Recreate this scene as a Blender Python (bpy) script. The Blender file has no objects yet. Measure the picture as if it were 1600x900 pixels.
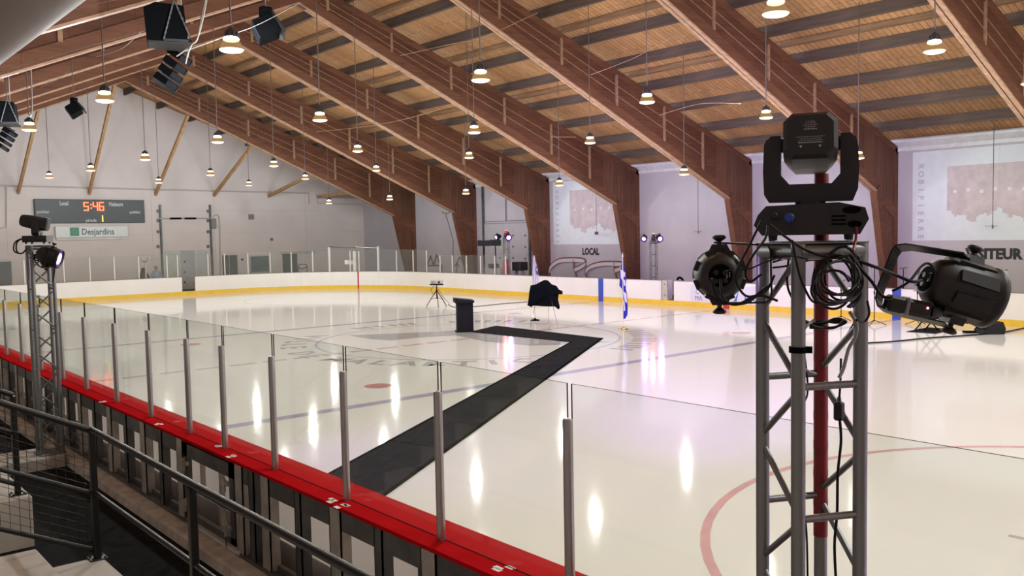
import bpy, math, random
from mathutils import Vector, Matrix
random.seed(7)
S = bpy.context.scene
COL = S.collection
PI = math.pi
# ------------------------------------------------------------------ camera
F, YAW, PITCH, ROLL, CH = 1385.2209, 0.7045285, 0.0609983, -0.0192408, 3.1589
FW = Vector((math.sin(YAW)*math.cos(PITCH), math.cos(YAW)*math.cos(PITCH), -math.sin(PITCH)))
R0 = Vector((math.cos(YAW), -math.sin(YAW), 0)); U0 = R0.cross(FW)
RT = R0*math.cos(ROLL) + U0*math.sin(ROLL); UP = -R0*math.sin(ROLL) + U0*math.cos(ROLL)
CAM = Vector((0, 0, CH))
cd = bpy.data.cameras.new('camera'); cam = bpy.data.objects.new('camera', cd); COL.objects.link(cam)
cd.sensor_width = 36.0; cd.lens = F/1600*36.0; cd.clip_end = 300; cd.clip_start = 0.05
cam.matrix_world = Matrix(((RT.x, UP.x, -FW.x, 0), (RT.y, UP.y, -FW.y, 0), (RT.z, UP.z, -FW.z, CH), (0, 0, 0, 1)))
S.camera = cam
# ------------------------------------------------------------------ world, exposure
w = bpy.data.worlds.new('world'); S.world = w; w.use_nodes = True
w.node_tree.nodes['Background'].inputs[0].default_value = (0.9, 0.85, 0.8, 1)
w.node_tree.nodes['Background'].inputs[1].default_value = 0.05
S.view_settings.view_transform = 'Standard'; S.view_settings.look = 'None'
S.view_settings.gamma = 1.0; S.view_settings.use_curve_mapping = False
S.view_settings.exposure = 0.06
S.cycles.use_denoising = True
S.cycles.max_bounces = 10; S.cycles.diffuse_bounces = 5; S.cycles.glossy_bounces = 4
S.cycles.transparent_max_bounces = 32; S.cycles.sample_clamp_indirect = 4.0
S.cycles.caustics_reflective = False; S.cycles.caustics_refractive = False
LAMP_W = 920.0       # one hanging bell lamp
PAR_W = 260.0        # one purple par can
LAMP_COL = (0.80, 0.95, 1.14)

# ------------------------------------------------------------------ pixel helpers (1600x900 photograph)
def ray(px, py): return (RT*((px-800)/F) - UP*((py-450)/F) + FW)
def atX(px, py, X): d = ray(px, py); return CAM + d*(X/d.x)
def atY(px, py, Y): d = ray(px, py); return CAM + d*(Y/d.y)
def atZ(px, py, Z): d = ray(px, py); return CAM + d*((Z-CH)/d.z)
def atD(px, py, D): return CAM + ray(px, py)*D
def depth(P): return (Vector(P)-CAM).dot(FW)
def proj(P):
    q = Vector(P)-CAM; D = q.dot(FW); return (800+F*q.dot(RT)/D, 450-F*q.dot(UP)/D)

# ------------------------------------------------------------------ materials
MATS = {}
def mat(name, col, rough=0.6, metal=0.0, var=0.0, vscale=4.0, bump=0.0, emit=None, estr=0.0, spec=0.5, stretch=(1, 1, 1), alpha=None):
    if name in MATS: return MATS[name]
    m = bpy.data.materials.new(name); m.use_nodes = True; nt = m.node_tree; N = nt.nodes; L = nt.links
    b = N['Principled BSDF']; b.inputs['Roughness'].default_value = rough; b.inputs['Metallic'].default_value = metal
    b.inputs['Specular IOR Level'].default_value = spec
    c = (*col, 1.0); b.inputs['Base Color'].default_value = c
    tc = N.new('ShaderNodeTexCoord'); mp = N.new('ShaderNodeMapping'); mp.inputs['Scale'].default_value = stretch
    L.new(tc.outputs['Object'], mp.inputs['Vector'])
    nz = N.new('ShaderNodeTexNoise'); nz.inputs['Scale'].default_value = vscale; nz.inputs['Detail'].default_value = 5
    L.new(mp.outputs['Vector'], nz.inputs['Vector'])
    if var > 0:
        cr = N.new('ShaderNodeMapRange'); cr.inputs[3].default_value = 1-var; cr.inputs[4].default_value = 1+var
        cr.inputs[1].default_value = 0.3; cr.inputs[2].default_value = 0.7
        L.new(nz.outputs['Fac'], cr.inputs[0])
        mx = N.new('ShaderNodeVectorMath'); mx.operation = 'SCALE'; mx.inputs[0].default_value = col
        L.new(cr.outputs[0], mx.inputs['Scale']); L.new(mx.outputs[0], b.inputs['Base Color'])
    if bump > 0:
        bp = N.new('ShaderNodeBump'); bp.inputs['Strength'].default_value = bump; bp.inputs['Distance'].default_value = 0.02
        L.new(nz.outputs['Fac'], bp.inputs['Height']); L.new(bp.outputs[0], b.inputs['Normal'])
    if emit:
        b.inputs['Emission Color'].default_value = (*emit, 1); b.inputs['Emission Strength'].default_value = estr
        m.cycles.emission_sampling = 'NONE'
    MATS[name] = m; return m

def wood(name, c1, c2, axis='X', plank=0.14, length=3.0, gap=(0.02, 0.01, 0.006), rough=0.7, gapw=0.008, grain=1.0, wdt=None):
    """boards laid along one axis, rows across it, grain noise along the boards"""
    m = bpy.data.materials.new(name); m.use_nodes = True; nt = m.node_tree; N = nt.nodes; L = nt.links
    b = N['Principled BSDF']; b.inputs['Roughness'].default_value = rough; b.inputs['Specular IOR Level'].default_value = 0.25
    tc = N.new('ShaderNodeTexCoord'); sp = N.new('ShaderNodeSeparateXYZ'); L.new(tc.outputs['Object'], sp.inputs[0])
    cb = N.new('ShaderNodeCombineXYZ')
    a, r = axis[0], axis[1]
    L.new(sp.outputs[a], cb.inputs[0]); L.new(sp.outputs[r], cb.inputs[1])
    br = N.new('ShaderNodeTexBrick'); br.inputs['Scale'].default_value = 1.0
    br.inputs['Brick Width'].default_value = length; br.inputs['Row Height'].default_value = plank
    br.inputs['Mortar Size'].default_value = gapw; br.inputs['Mortar Smooth'].default_value = 0.3; br.offset = 0.37
    br.inputs['Color1'].default_value = (*c1, 1); br.inputs['Color2'].default_value = (*c2, 1); br.inputs['Mortar'].default_value = (*gap, 1)
    L.new(cb.outputs[0], br.inputs['Vector'])
    mp = N.new('ShaderNodeMapping'); sc = {'X': (0.6, 6, 6), 'Y': (6, 0.6, 6), 'Z': (6, 6, 0.6)}[a]
    mp.inputs['Scale'].default_value = sc; L.new(tc.outputs['Object'], mp.inputs['Vector'])
    nz = N.new('ShaderNodeTexNoise'); nz.inputs['Scale'].default_value = 2.0; nz.inputs['Detail'].default_value = 6; L.new(mp.outputs[0], nz.inputs['Vector'])
    mr = N.new('ShaderNodeMapRange'); mr.inputs[1].default_value = 0.3; mr.inputs[2].default_value = 0.7
    mr.inputs[3].default_value = 1-0.35*grain; mr.inputs[4].default_value = 1+0.3*grain; L.new(nz.outputs['Fac'], mr.inputs[0])
    n2 = N.new('ShaderNodeTexNoise'); n2.inputs['Scale'].default_value = 0.35; n2.inputs['Detail'].default_value = 3; L.new(tc.outputs['Object'], n2.inputs['Vector'])
    m2 = N.new('ShaderNodeMapRange'); m2.inputs[1].default_value = 0.3; m2.inputs[2].default_value = 0.7; m2.inputs[3].default_value = 0.8; m2.inputs[4].default_value = 1.2
    L.new(n2.outputs['Fac'], m2.inputs[0])
    mu = N.new('ShaderNodeMath'); mu.operation = 'MULTIPLY'; L.new(mr.outputs[0], mu.inputs[0]); L.new(m2.outputs[0], mu.inputs[1])
    vm = N.new('ShaderNodeVectorMath'); vm.operation = 'SCALE'; L.new(br.outputs['Color'], vm.inputs[0]); L.new(mu.outputs[0], vm.inputs['Scale'])
    L.new(vm.outputs[0], b.inputs['Base Color'])
    MATS[name] = m; return m

def glass_mat(name, tint, gloss=0.06):
    m = bpy.data.materials.new(name); m.use_nodes = True; nt = m.node_tree; N = nt.nodes; L = nt.links
    for n in list(N):
        if n.type == 'BSDF_PRINCIPLED': N.remove(n)
    tr = N.new('ShaderNodeBsdfTransparent'); tr.inputs[0].default_value = (*tint, 1)
    gl = N.new('ShaderNodeBsdfGlossy'); gl.inputs['Roughness'].default_value = 0.03
    df = N.new('ShaderNodeBsdfDiffuse'); df.inputs[0].default_value = (0.72, 0.80, 0.75, 1)
    lf = N.new('ShaderNodeLayerWeight'); pw = N.new('ShaderNodeMath'); pw.operation = 'POWER'; pw.inputs[1].default_value = 4.0; L.new(lf.outputs['Facing'], pw.inputs[0])
    lw = N.new('ShaderNodeMapRange'); lw.inputs[3].default_value = 0.015; lw.inputs[4].default_value = 0.5; L.new(pw.outputs[0], lw.inputs[0])
    mx = N.new('ShaderNodeMixShader'); L.new(lw.outputs[0], mx.inputs[0]); L.new(tr.outputs[0], mx.inputs[1]); L.new(gl.outputs[0], mx.inputs[2])
    m2 = N.new('ShaderNodeMixShader'); m2.inputs[0].default_value = gloss; L.new(mx.outputs[0], m2.inputs[1]); L.new(df.outputs[0], m2.inputs[2])
    L.new(m2.outputs[0], N['Material Output'].inputs[0]); MATS[name] = m; return m

def lamp_glass(name, tint, tr_fac, emit, estr):
    """lit prismatic glass: glows and lets the lamp's own light through"""
    m = bpy.data.materials.new(name); m.use_nodes = True; nt = m.node_tree; N = nt.nodes; L = nt.links
    N.remove(N['Principled BSDF']); em = N.new('ShaderNodeEmission'); em.inputs[0].default_value = (*emit, 1); em.inputs[1].default_value = estr
    tr = N.new('ShaderNodeBsdfTransparent'); tr.inputs[0].default_value = (*tint, 1)
    mx = N.new('ShaderNodeMixShader'); mx.inputs[0].default_value = tr_fac; L.new(em.outputs[0], mx.inputs[1]); L.new(tr.outputs[0], mx.inputs[2])
    L.new(mx.outputs[0], N['Material Output'].inputs[0]); m.cycles.emission_sampling = 'NONE'; MATS[name] = m; return m

def ice_mat():
    m = bpy.data.materials.new('ice'); m.use_nodes = True; nt = m.node_tree; N = nt.nodes; L = nt.links
    b = N['Principled BSDF']
    tc = N.new('ShaderNodeTexCoord')
    n1 = N.new('ShaderNodeTexNoise'); n1.inputs['Scale'].default_value = 0.25; n1.inputs['Detail'].default_value = 4; L.new(tc.outputs['Object'], n1.inputs['Vector'])
    rp = N.new('ShaderNodeMix'); rp.data_type = 'RGBA'; rp.inputs['A'].default_value = (0.80, 0.775, 0.735, 1); rp.inputs['B'].default_value = (0.85, 0.83, 0.79, 1)
    L.new(n1.outputs['Fac'], rp.inputs['Factor']); L.new(rp.outputs['Result'], b.inputs['Base Color'])
    b.inputs['Roughness'].default_value = 0.07; b.inputs['IOR'].default_value = 1.31; b.inputs['Specular IOR Level'].default_value = 0.42
    n2 = N.new('ShaderNodeTexNoise'); n2.inputs['Scale'].default_value = 1.6; n2.inputs['Detail'].default_value = 3; L.new(tc.outputs['Object'], n2.inputs['Vector'])
    bp = N.new('ShaderNodeBump'); bp.inputs['Strength'].default_value = 0.12; bp.inputs['Distance'].default_value = 0.01
    L.new(n2.outputs['Fac'], bp.inputs['Height']); L.new(bp.outputs[0], b.inputs['Normal'])
    MATS['ice'] = m; return m

M_ICE = ice_mat()
def paint_ice(name, c): return mat(name, c, 0.07, var=0.08, vscale=3, spec=0.42)
M_IBLUE = paint_ice('ice paint blue', (0.45, 0.43, 0.57)); M_IRED = paint_ice('ice paint red', (0.70, 0.52, 0.49))
M_IDOT = paint_ice('ice paint dot', (0.62, 0.28, 0.28)); M_ICIR = paint_ice('ice paint circle', (0.72, 0.42, 0.43)); M_IGREY = paint_ice('ice paint grey', (0.50, 0.49, 0.48))
M_ILB = paint_ice('ice paint pale blue', (0.60, 0.58, 0.70))
M_DECK = wood('deck boards', (0.50, 0.27, 0.125), (0.40, 0.21, 0.095), 'XY', 0.19, 2.6, gap=(0.10, 0.055, 0.03), gapw=0.010, grain=0.45)
M_WEB = wood('frame web boards', (0.135, 0.052, 0.027), (0.105, 0.040, 0.021), 'XZ', 0.42, 1.6, gap=(0.10, 0.035, 0.018), gapw=0.012, grain=0.6)
M_CHORD = wood('frame chord boards', (0.165, 0.068, 0.036), (0.135, 0.055, 0.029), 'XZ', 3.0, 4.5, gap=(0.09, 0.04, 0.02), gapw=0.01, grain=0.6)
M_FLANGE = mat('frame flange timber', (0.43, 0.25, 0.15), 0.7, var=0.25, vscale=3, stretch=(0.4, 4, 4))
M_COLW = wood('column boards', (0.155, 0.070, 0.040), (0.120, 0.053, 0.031), 'ZX', 0.24, 2.8, gap=(0.09, 0.035, 0.018), gapw=0.012, grain=0.6)
M_BATT = mat('frame batten', (0.30, 0.17, 0.095), 0.75, var=0.25, vscale=5)
M_PURL = mat('purlin timber', (0.095, 0.062, 0.046), 0.8, var=0.3, vscale=2, stretch=(4, 0.4, 4))
M_PURL2 = mat('purlin pale timber', (0.25, 0.14, 0.07), 0.8, var=0.3, vscale=2, stretch=(4, 0.4, 4))
M_BRACE = mat('brace timber', (0.46, 0.27, 0.12), 0.8, var=0.25, vscale=4)
M_WALLE = mat('end wall paint', (0.68, 0.59, 0.55), 0.8, var=0.05, vscale=0.6, bump=0.05)
M_WALLS = mat('side wall paint', (0.50, 0.45, 0.47), 0.75, var=0.05, vscale=0.7, bump=0.05)
M_BLOCK = mat('wall joint', (0.52, 0.46, 0.42), 0.85)
M_CROWN = mat('white crown metal', (0.70, 0.68, 0.68), 0.4, var=0.08)
M_CONC = mat('concrete', (0.60, 0.57, 0.49), 0.9, var=0.25, vscale=6, bump=0.3)
M_CONCD = mat('floor concrete', (0.17, 0.165, 0.155), 0.9, var=0.2, vscale=2)
M_RUB = mat('rubber floor', (0.013, 0.013, 0.014), 0.85, var=0.35, vscale=9, bump=0.3, spec=0.1)
M_STEP = mat('painted step', (0.56, 0.52, 0.48), 0.75, var=0.07, vscale=2.5, bump=0.1)
M_RISER = mat('grey step riser', (0.36, 0.33, 0.30), 0.8, var=0.15, vscale=3)
M_BWHITE = mat('white board panel', (0.78, 0.755, 0.735), 0.35, var=0.03, vscale=1.0)
M_BBACK = mat('board back panel', (0.62, 0.58, 0.53), 0.6, var=0.12, vscale=1.5, stretch=(1, 1, .3))
def translucent(name, col, fac):
    m = bpy.data.materials.new(name); m.use_nodes = True; nt = m.node_tree; N = nt.nodes; L = nt.links; b = N['Principled BSDF']
    b.inputs['Base Color'].default_value = (*col, 1); b.inputs['Roughness'].default_value = 0.5
    tl = N.new('ShaderNodeBsdfTranslucent'); tl.inputs[0].default_value = (*col, 1); mx = N.new('ShaderNodeMixShader'); mx.inputs[0].default_value = fac
    L.new(b.outputs[0], mx.inputs[1]); L.new(tl.outputs[0], mx.inputs[2]); L.new(mx.outputs[0], N['Material Output'].inputs[0]); MATS[name] = m; return m
M_BTRANS = translucent('milky board plastic', (0.86, 0.82, 0.78), 0.22)
M_YEL = mat('yellow kick plate', (0.76, 0.50, 0.05), 0.4, var=0.05)
M_REDCAP = mat('red cap plastic', (0.50, 0.010, 0.014), 0.4, var=0.08, vscale=5, spec=0.0)
M_SCUFF = mat('tape residue', (0.8, 0.7, 0.68), 0.5)
M_BLUES = mat('blue board stripe', (0.03, 0.07, 0.42), 0.4)
M_REDS = mat('red board stripe', (0.45, 0.03, 0.05), 0.4)
M_STEELD = mat('dark galvanised steel', (0.13, 0.13, 0.125), 0.5, metal=0.5, var=0.25, vscale=5)
M_STEELL = mat('galvanised steel', (0.50, 0.47, 0.42), 0.5, metal=0.4, var=0.2, vscale=6)
M_ALU = mat('aluminium', (0.225, 0.235, 0.24), 0.42, metal=0.8, var=0.08, vscale=6, stretch=(6, 6, .4))
M_POST = mat('post aluminium', (0.36, 0.345, 0.34), 0.33, metal=0.85, var=0.06, vscale=5, stretch=(6, 6, .4))
M_POSTW = mat('white post', (0.66, 0.64, 0.62), 0.4)
M_GLASS = glass_mat('board glass', (0.962, 0.985, 0.967), 0.035)
M_GLASSF = glass_mat('far glass', (0.93, 0.93, 0.93), 0.04)
M_GEDGE = mat('glass edge', (0.012, 0.018, 0.015), 0.8, spec=0.0)
M_BLK = mat('black plastic', (0.009, 0.009, 0.0095), 0.55, var=0.15, vscale=20)
M_BLK2 = mat('black satin metal', (0.012, 0.012, 0.013), 0.5, var=0.15, vscale=20)
M_BLKM = mat('matt black', (0.0035, 0.0035, 0.004), 0.9, spec=0.05)
M_GRILLE = mat('dark grey grille', (0.022, 0.024, 0.028), 0.8, spec=0.2)
M_PAINTB = mat('black painted steel', (0.007, 0.007, 0.007), 0.4, var=0.2, vscale=30, spec=0.35)
M_CABLE = mat('black cable', (0.006, 0.006, 0.0065), 0.5, spec=0.25)
M_CABLEW = mat('white cable', (0.30, 0.25, 0.21), 0.5)
M_CABLER = mat('red tape', (0.22, 0.008, 0.014), 0.45, var=0.3, vscale=12)
M_CARPET = mat('black carpet', (0.026, 0.026, 0.028), 0.9, var=0.25, vscale=8, spec=0.0)
M_CARPETE = mat('black carpet edge', (0.006, 0.006, 0.006), 0.9, spec=0.0)
M_LECT = mat('black lectern laminate', (0.013, 0.014, 0.019), 0.7, spec=0.1)
M_CLOTH = mat('black cloth', (0.006, 0.007, 0.009), 0.95, spec=0.0)
M_SCORE = mat('scoreboard face', (0.028, 0.031, 0.028), 0.4)
M_SIGNW = mat('sign face', (0.62, 0.63, 0.58), 0.3)
M_GREEN = mat('sign green', (0.03, 0.20, 0.09), 0.4); M_GREENL = mat('sign pale green', (0.20, 0.42, 0.25), 0.4)
M_TXTG = mat('sign lettering', (0.05, 0.10, 0.09), 0.5)
M_TXTW = mat('white lettering', (0.62, 0.62, 0.58), 0.5)
M_TXTB = mat('black lettering', (0.014, 0.012, 0.014), 0.6)
M_DIG = mat('red digit', (0.3, 0.02, 0.0), 0.5, emit=(1.0, 0.10, 0.03), estr=5.0)
M_DIGY = mat('amber digit', (0.3, 0.2, 0.0), 0.5, emit=(1.0, 0.55, 0.05), estr=4.0)
M_BULB = lamp_glass('lamp globe', (1, .97, .92), 0.75, (1.0, 0.90, 0.72), 14.0)
M_LENS = lamp_glass('lamp lens', (1, .97, .92), 0.78, (1.0, 0.92, 0.78), 12.0)
M_BELL = lamp_glass('lamp reflector glass', (0.92, 0.80, 0.62), 0.62, (0.75, 0.50, 0.27), 0.55)
M_CAPL = mat('lamp housing', (0.03, 0.025, 0.025), 0.5)
M_COND = mat('conduit', (0.11, 0.075, 0.06), 0.6)
M_PURP = mat('purple led', (0.5, 0.3, 0.8), 0.3, emit=(0.72, 0.42, 1.0), estr=9.0)
M_PURPR = mat('purple led rim', (0.05, 0.01, 0.12), 0.3, emit=(0.22, 0.03, 0.75), estr=0.8)
M_REDL = mat('red led', (0.6, 0.1, 0.1), 0.3, emit=(1.0, 0.25, 0.18), estr=7.0)
M_REDH = mat('red lit hood', (0.25, 0.01, 0.01), 0.4, emit=(1.0, 0.02, 0.02), estr=0.35)
M_PROJ = mat('projected slide light', (0.72, 0.74, 0.76), 0.9, var=0.03, vscale=3)  # projector's light painted as a paler surface colour
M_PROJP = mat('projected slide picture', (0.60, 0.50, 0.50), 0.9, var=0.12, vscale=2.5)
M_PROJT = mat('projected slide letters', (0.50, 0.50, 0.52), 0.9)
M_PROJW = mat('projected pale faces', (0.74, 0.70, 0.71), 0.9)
M_WINDK = mat('dark door paint', (0.075, 0.07, 0.068), 0.5); M_WIN = mat('window glass', (0.13, 0.16, 0.155), 0.15, var=0.3, vscale=3)
M_DOORG = mat('grey door', (0.42, 0.41, 0.40), 0.5, var=0.06); M_DOORL = mat('light door panel', (0.50, 0.51, 0.47), 0.4, var=0.08)
M_GARAGE = mat('garage door', (0.47, 0.44, 0.45), 0.5, var=0.05)
M_DUCT = mat('duct metal', (0.30, 0.28, 0.26), 0.6, var=0.06, vscale=40)
M_RNET = mat('dark red pipe', (0.13, 0.035, 0.035), 0.5); M_NET = mat('net mesh', (0.34, 0.31, 0.31), 0.9)
M_PAD = mat('white goal pad', (0.42, 0.38, 0.38), 0.8)
M_FBLUE = mat('flag blue', (0.03, 0.05, 0.42), 0.8); M_FWHITE = mat('flag white', (0.62, 0.62, 0.66), 0.8); M_GOLD = mat('brass base', (0.6, 0.45, 0.18), 0.25, metal=1.0)
M_FNAVY = mat('flag emblem', (0.05, 0.07, 0.16), 0.8)
M_SKIN = mat('skin', (0.42, 0.25, 0.19), 0.6); M_SHIRTB = mat('pale blue shirt', (0.30, 0.38, 0.50), 0.8); M_COATB = mat('dark brown coat', (0.05, 0.035, 0.035), 0.8)
M_HAIRD = mat('dark hair', (0.03, 0.02, 0.018), 0.7); M_HAIRG = mat('grey hair', (0.25, 0.22, 0.20), 0.7)
M_PRJ = mat('projector body', (0.50, 0.46, 0.46), 0.45); M_LBL = mat('label print', (0.45, 0.45, 0.45), 0.6); M_REDFIRE = mat('red cloth tube', (0.42, 0.05, 0.07), 0.6)
M_BROWNP = mat('brown pipe', (0.20, 0.15, 0.12), 0.6); M_GREYB = mat('grey box', (0.22, 0.21, 0.20), 0.6)
M_AD = mat('ad panel', (0.66, 0.64, 0.74), 0.4); M_ADT = mat('ad lettering', (0.22, 0.22, 0.28), 0.5); M_ADB = mat('ad blue', (0.05, 0.16, 0.42), 0.5)
M_CHR = mat('chrome', (0.6, 0.6, 0.6), 0.15, metal=1.0); M_BLUEP = mat('blue connector', (0.02, 0.05, 0.30), 0.4); M_WCON = mat('grey tape', (0.25, 0.25, 0.25), 0.5)

# ------------------------------------------------------------------ mesh builder
class MB:
    def __init__(s): s.v = []; s.f = []; s.mi = []; s.sm = []; s.cur = 0
    def add(s, vs, fs, smooth=False):
        o = len(s.v); s.v += [Vector(v) for v in vs]
        for f in fs: s.f.append([i+o for i in f]); s.mi.append(s.cur); s.sm.append(smooth)
    def box(s, a, b, M=None):
        x0, x1 = sorted((a[0], b[0])); y0, y1 = sorted((a[1], b[1])); z0, z1 = sorted((a[2], b[2]))
        vs = [Vector(p) for p in ((x0, y0, z0), (x1, y0, z0), (x1, y1, z0), (x0, y1, z0), (x0, y0, z1), (x1, y0, z1), (x1, y1, z1), (x0, y1, z1))]
        if M: vs = [M @ v for v in vs]
        s.add(vs, [(0, 3, 2, 1), (4, 5, 6, 7), (0, 1, 5, 4), (1, 2, 6, 5), (2, 3, 7, 6), (3, 0, 4, 7)]); return s
    def bbox(s, a, b, r=0.01, M=None):
        """box with chamfered vertical and horizontal edges"""
        x0, x1 = sorted((a[0], b[0])); y0, y1 = sorted((a[1], b[1])); z0, z1 = sorted((a[2], b[2]))
        r = min(r, (x1-x0)/3, (y1-y0)/3, (z1-z0)/3)
        def ring(i, z): return [(x0+i, y0+r, z) if k == 0 else p for k, p in enumerate([(x0+i, y0+r+0, z), (x0+r, y0+i, z), (x1-r, y0+i, z), (x1-i, y0+r, z), (x1-i, y1-r, z), (x1-r, y1-i, z), (x0+r, y1-i, z), (x0+i, y1-r, z)])]
        def flat(z): return [(x0+r, y0+r*1.01, z), (x0+r*1.01, y0+r, z), (x1-r*1.01, y0+r, z), (x1-r, y0+r*1.01, z), (x1-r, y1-r*1.01, z), (x1-r*1.01, y1-r, z), (x0+r*1.01, y1-r, z), (x0+r, y1-r*1.01, z)]
        rings = [flat(z0), ring(0, z0+r), ring(0, z1-r), flat(z1)]
        vs = [Vector(p) for q in rings for p in q]
        if M: vs = [M @ v for v in vs]
        fs = [tuple(reversed(range(8)))] + [tuple(24+i for i in range(8))]
        for k in range(3):
            for i in range(8): j = (i+1) % 8; fs.append((k*8+i, k*8+j, k*8+8+j, k*8+8+i))
        s.add(vs, fs); return s
    def tube(s, p, q, r, n=10, r2=None, cap=True):
        p = Vector(p); q = Vector(q); d = (q-p); 
        if d.length < 1e-6: return s
        d.normalize(); a = d.orthogonal().normalized(); b = d.cross(a); r2 = r if r2 is None else r2
        vs = [p+(a*math.cos(t)+b*math.sin(t))*r for t in [2*PI*i/n for i in range(n)]] + [q+(a*math.cos(t)+b*math.sin(t))*r2 for t in [2*PI*i/n for i in range(n)]]
        s.add(vs, [(i, (i+1) % n, n+(i+1) % n, n+i) for i in range(n)], True)
        if cap: s.add(vs, [tuple(reversed(range(n))), tuple(range(n, 2*n))])
        return s
    def path(s, pts, r, n=6, closed=False):
        pts = [Vector(p) for p in pts]; m = len(pts); rings = []
        up = None
        for i in range(m):
            if closed: t = pts[(i+1) % m]-pts[i-1]
            else: t = pts[min(i+1, m-1)]-pts[max(i-1, 0)]
            if t.length < 1e-9: t = Vector((0, 0, 1))
            t.normalize()
            up = t.orthogonal().normalized() if up is None else (up - t*up.dot(t))
            if up.length < 1e-5: up = t.orthogonal()
            up.normalize(); b = t.cross(up)
            rings.append([pts[i]+(up*math.cos(2*PI*k/n)+b*math.sin(2*PI*k/n))*r for k in range(n)])
        vs = [v for q in rings for v in q]; fs = []
        for i in range(m if closed else m-1):
            j = (i+1) % m
            for k in range(n): fs.append((i*n+k, i*n+(k+1) % n, j*n+(k+1) % n, j*n+k))
        s.add(vs, fs, True)
        if not closed: s.add(vs, [tuple(reversed(range(n))), tuple((m-1)*n+k for k in range(n))])
        return s
    def spline(s, ctrl, r, n=6, seg=8):
        return s.path(catmull(ctrl, seg), r, n)
    def strip(s, pts, w, t, wdir):
        """flat bar along a path: width w along wdir, thickness t"""
        pts = [Vector(p) for p in pts]; wd = Vector(wdir).normalized(); vs = []; m = len(pts)
        for i in range(m):
            d = (pts[min(i+1, m-1)]-pts[max(i-1, 0)]).normalized(); nrm = d.cross(wd).normalized()
            for a, b in ((-1, -1), (1, -1), (1, 1), (-1, 1)): vs.append(pts[i]+wd*(a*w/2)+nrm*(b*t/2))
        fs = [(3, 2, 1, 0), tuple((m-1)*4+k for k in range(4))]
        for i in range(m-1):
            for k in range(4): fs.append((i*4+k, i*4+(k+1) % 4, i*4+4+(k+1) % 4, i*4+4+k))
        s.add(vs, fs); return s
    def lathe(s, prof, n=20, M=None, close=True):
        """prof = [(r, z)...] about local z"""
        vs = []
        for r, z in prof:
            for k in range(n):
                v = Vector((r*math.cos(2*PI*k/n), r*math.sin(2*PI*k/n), z)); vs.append(M @ v if M else v)
        fs = []
        for i in range(len(prof)-1):
            for k in range(n): fs.append((i*n+k, i*n+(k+1) % n, (i+1)*n+(k+1) % n, (i+1)*n+k))
        s.add(vs, fs, True)
        if close: s.add(vs, [tuple(reversed(range(n))), tuple((len(prof)-1)*n+k for k in range(n))])
        return s
    def prism(s, poly, y0, y1, plane='XZ', M=None):
        """extrude a 2-D polygon"""
        n = len(poly)
        def P(u, v, t): return {'XZ': (u, t, v), 'YZ': (t, u, v), 'XY': (u, v, t)}[plane]
        vs = [Vector(P(u, v, y0)) for u, v in poly]+[Vector(P(u, v, y1)) for u, v in poly]
        if M: vs = [M @ v for v in vs]
        s.add(vs, [tuple(range(n)), tuple(reversed(range(n, 2*n)))]+[(i, n+i, n+(i+1) % n, (i+1) % n) for i in range(n)]); return s
    def ico(s, c, r, n=10, m=6, sc=(1, 1, 1), M=None):
        prof = [(max(1e-4, math.sin(PI*i/m))*r, -math.cos(PI*i/m)*r) for i in range(m+1)]
        T = Matrix.Translation(Vector(c)) @ Matrix.Diagonal((*sc, 1)); T = M @ T if M else T
        return s.lathe(prof, n, T)
    def obj(s, name, mats, parent=None, origin=None, world=False):
        me = bpy.data.meshes.new(name)
        o = bpy.data.objects.new(name, me); COL.objects.link(o)
        vs = s.v
        if parent is not None:
            o.parent = parent
            if world:
                pm = parent_matrix(parent).inverted(); vs = [pm @ v for v in vs]
        elif origin is not None:
            og = Vector(origin); vs = [v-og for v in vs]; o.location = og
        me.from_pydata([tuple(v) for v in vs], [], s.f)
        for m in (mats if isinstance(mats, (list, tuple)) else [mats]): me.materials.append(m)
        me.polygons.foreach_set('material_index', s.mi); me.polygons.foreach_set('use_smooth', s.sm)
        me.validate(); me.update(); fixn(me)
        return o
def fixn(me):
    import bmesh
    b = bmesh.new(); b.from_mesh(me); bmesh.ops.recalc_face_normals(b, faces=b.faces[:]); b.to_mesh(me); b.free()
def parent_matrix(o):
    M = Matrix.Identity(4)
    while o is not None:
        M = Matrix.LocRotScale(o.location, o.rotation_euler, o.scale) @ M; o = o.parent
    return M
def catmull(c, seg=8):
    c = [Vector(p) for p in c]; out = []
    for i in range(len(c)-1):
        p0, p1, p2, p3 = c[max(i-1, 0)], c[i], c[i+1], c[min(i+2, len(c)-1)]
        for k in range(seg):
            t = k/seg; out.append(0.5*((2*p1)+(p2-p0)*t+(2*p0-5*p1+4*p2-p3)*t*t+(3*p1-p0-3*p2+p3)*t**3))
    out.append(c[-1]); return out
def thing(name, label, cat, loc=(0, 0, 0), rotz=0, group=None, rot=None):
    o = bpy.data.objects.new(name, None); COL.objects.link(o); o.location = loc
    o.rotation_euler = rot if rot is not None else (0, 0, rotz); o.empty_display_size = 0.2
    o['label'] = label; o['category'] = cat
    if group: o['group'] = group
    return o
def tag(o, label, cat, group=None):
    o['label'] = label; o['category'] = cat
    if group: o['group'] = group
    return o
def struct(o, label=None):
    o['kind'] = 'structure'
    if label: o['label'] = label
    return o
def dup(root, loc=None, rotz=None, label=None, group=None, rot=None):
    r = root.copy(); COL.objects.link(r)
    if loc is not None: r.location = loc
    if rotz is not None: r.rotation_euler = (0, 0, rotz)
    if rot is not None: r.rotation_euler = rot
    if label: r['label'] = label
    if group: r['group'] = group
    for ch in [c for c in root.children]:
        c = ch.copy(); COL.objects.link(c); c.parent = r
        for g in [x for x in ch.children]:
            d = g.copy(); COL.objects.link(d); d.parent = c
    return r
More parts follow.
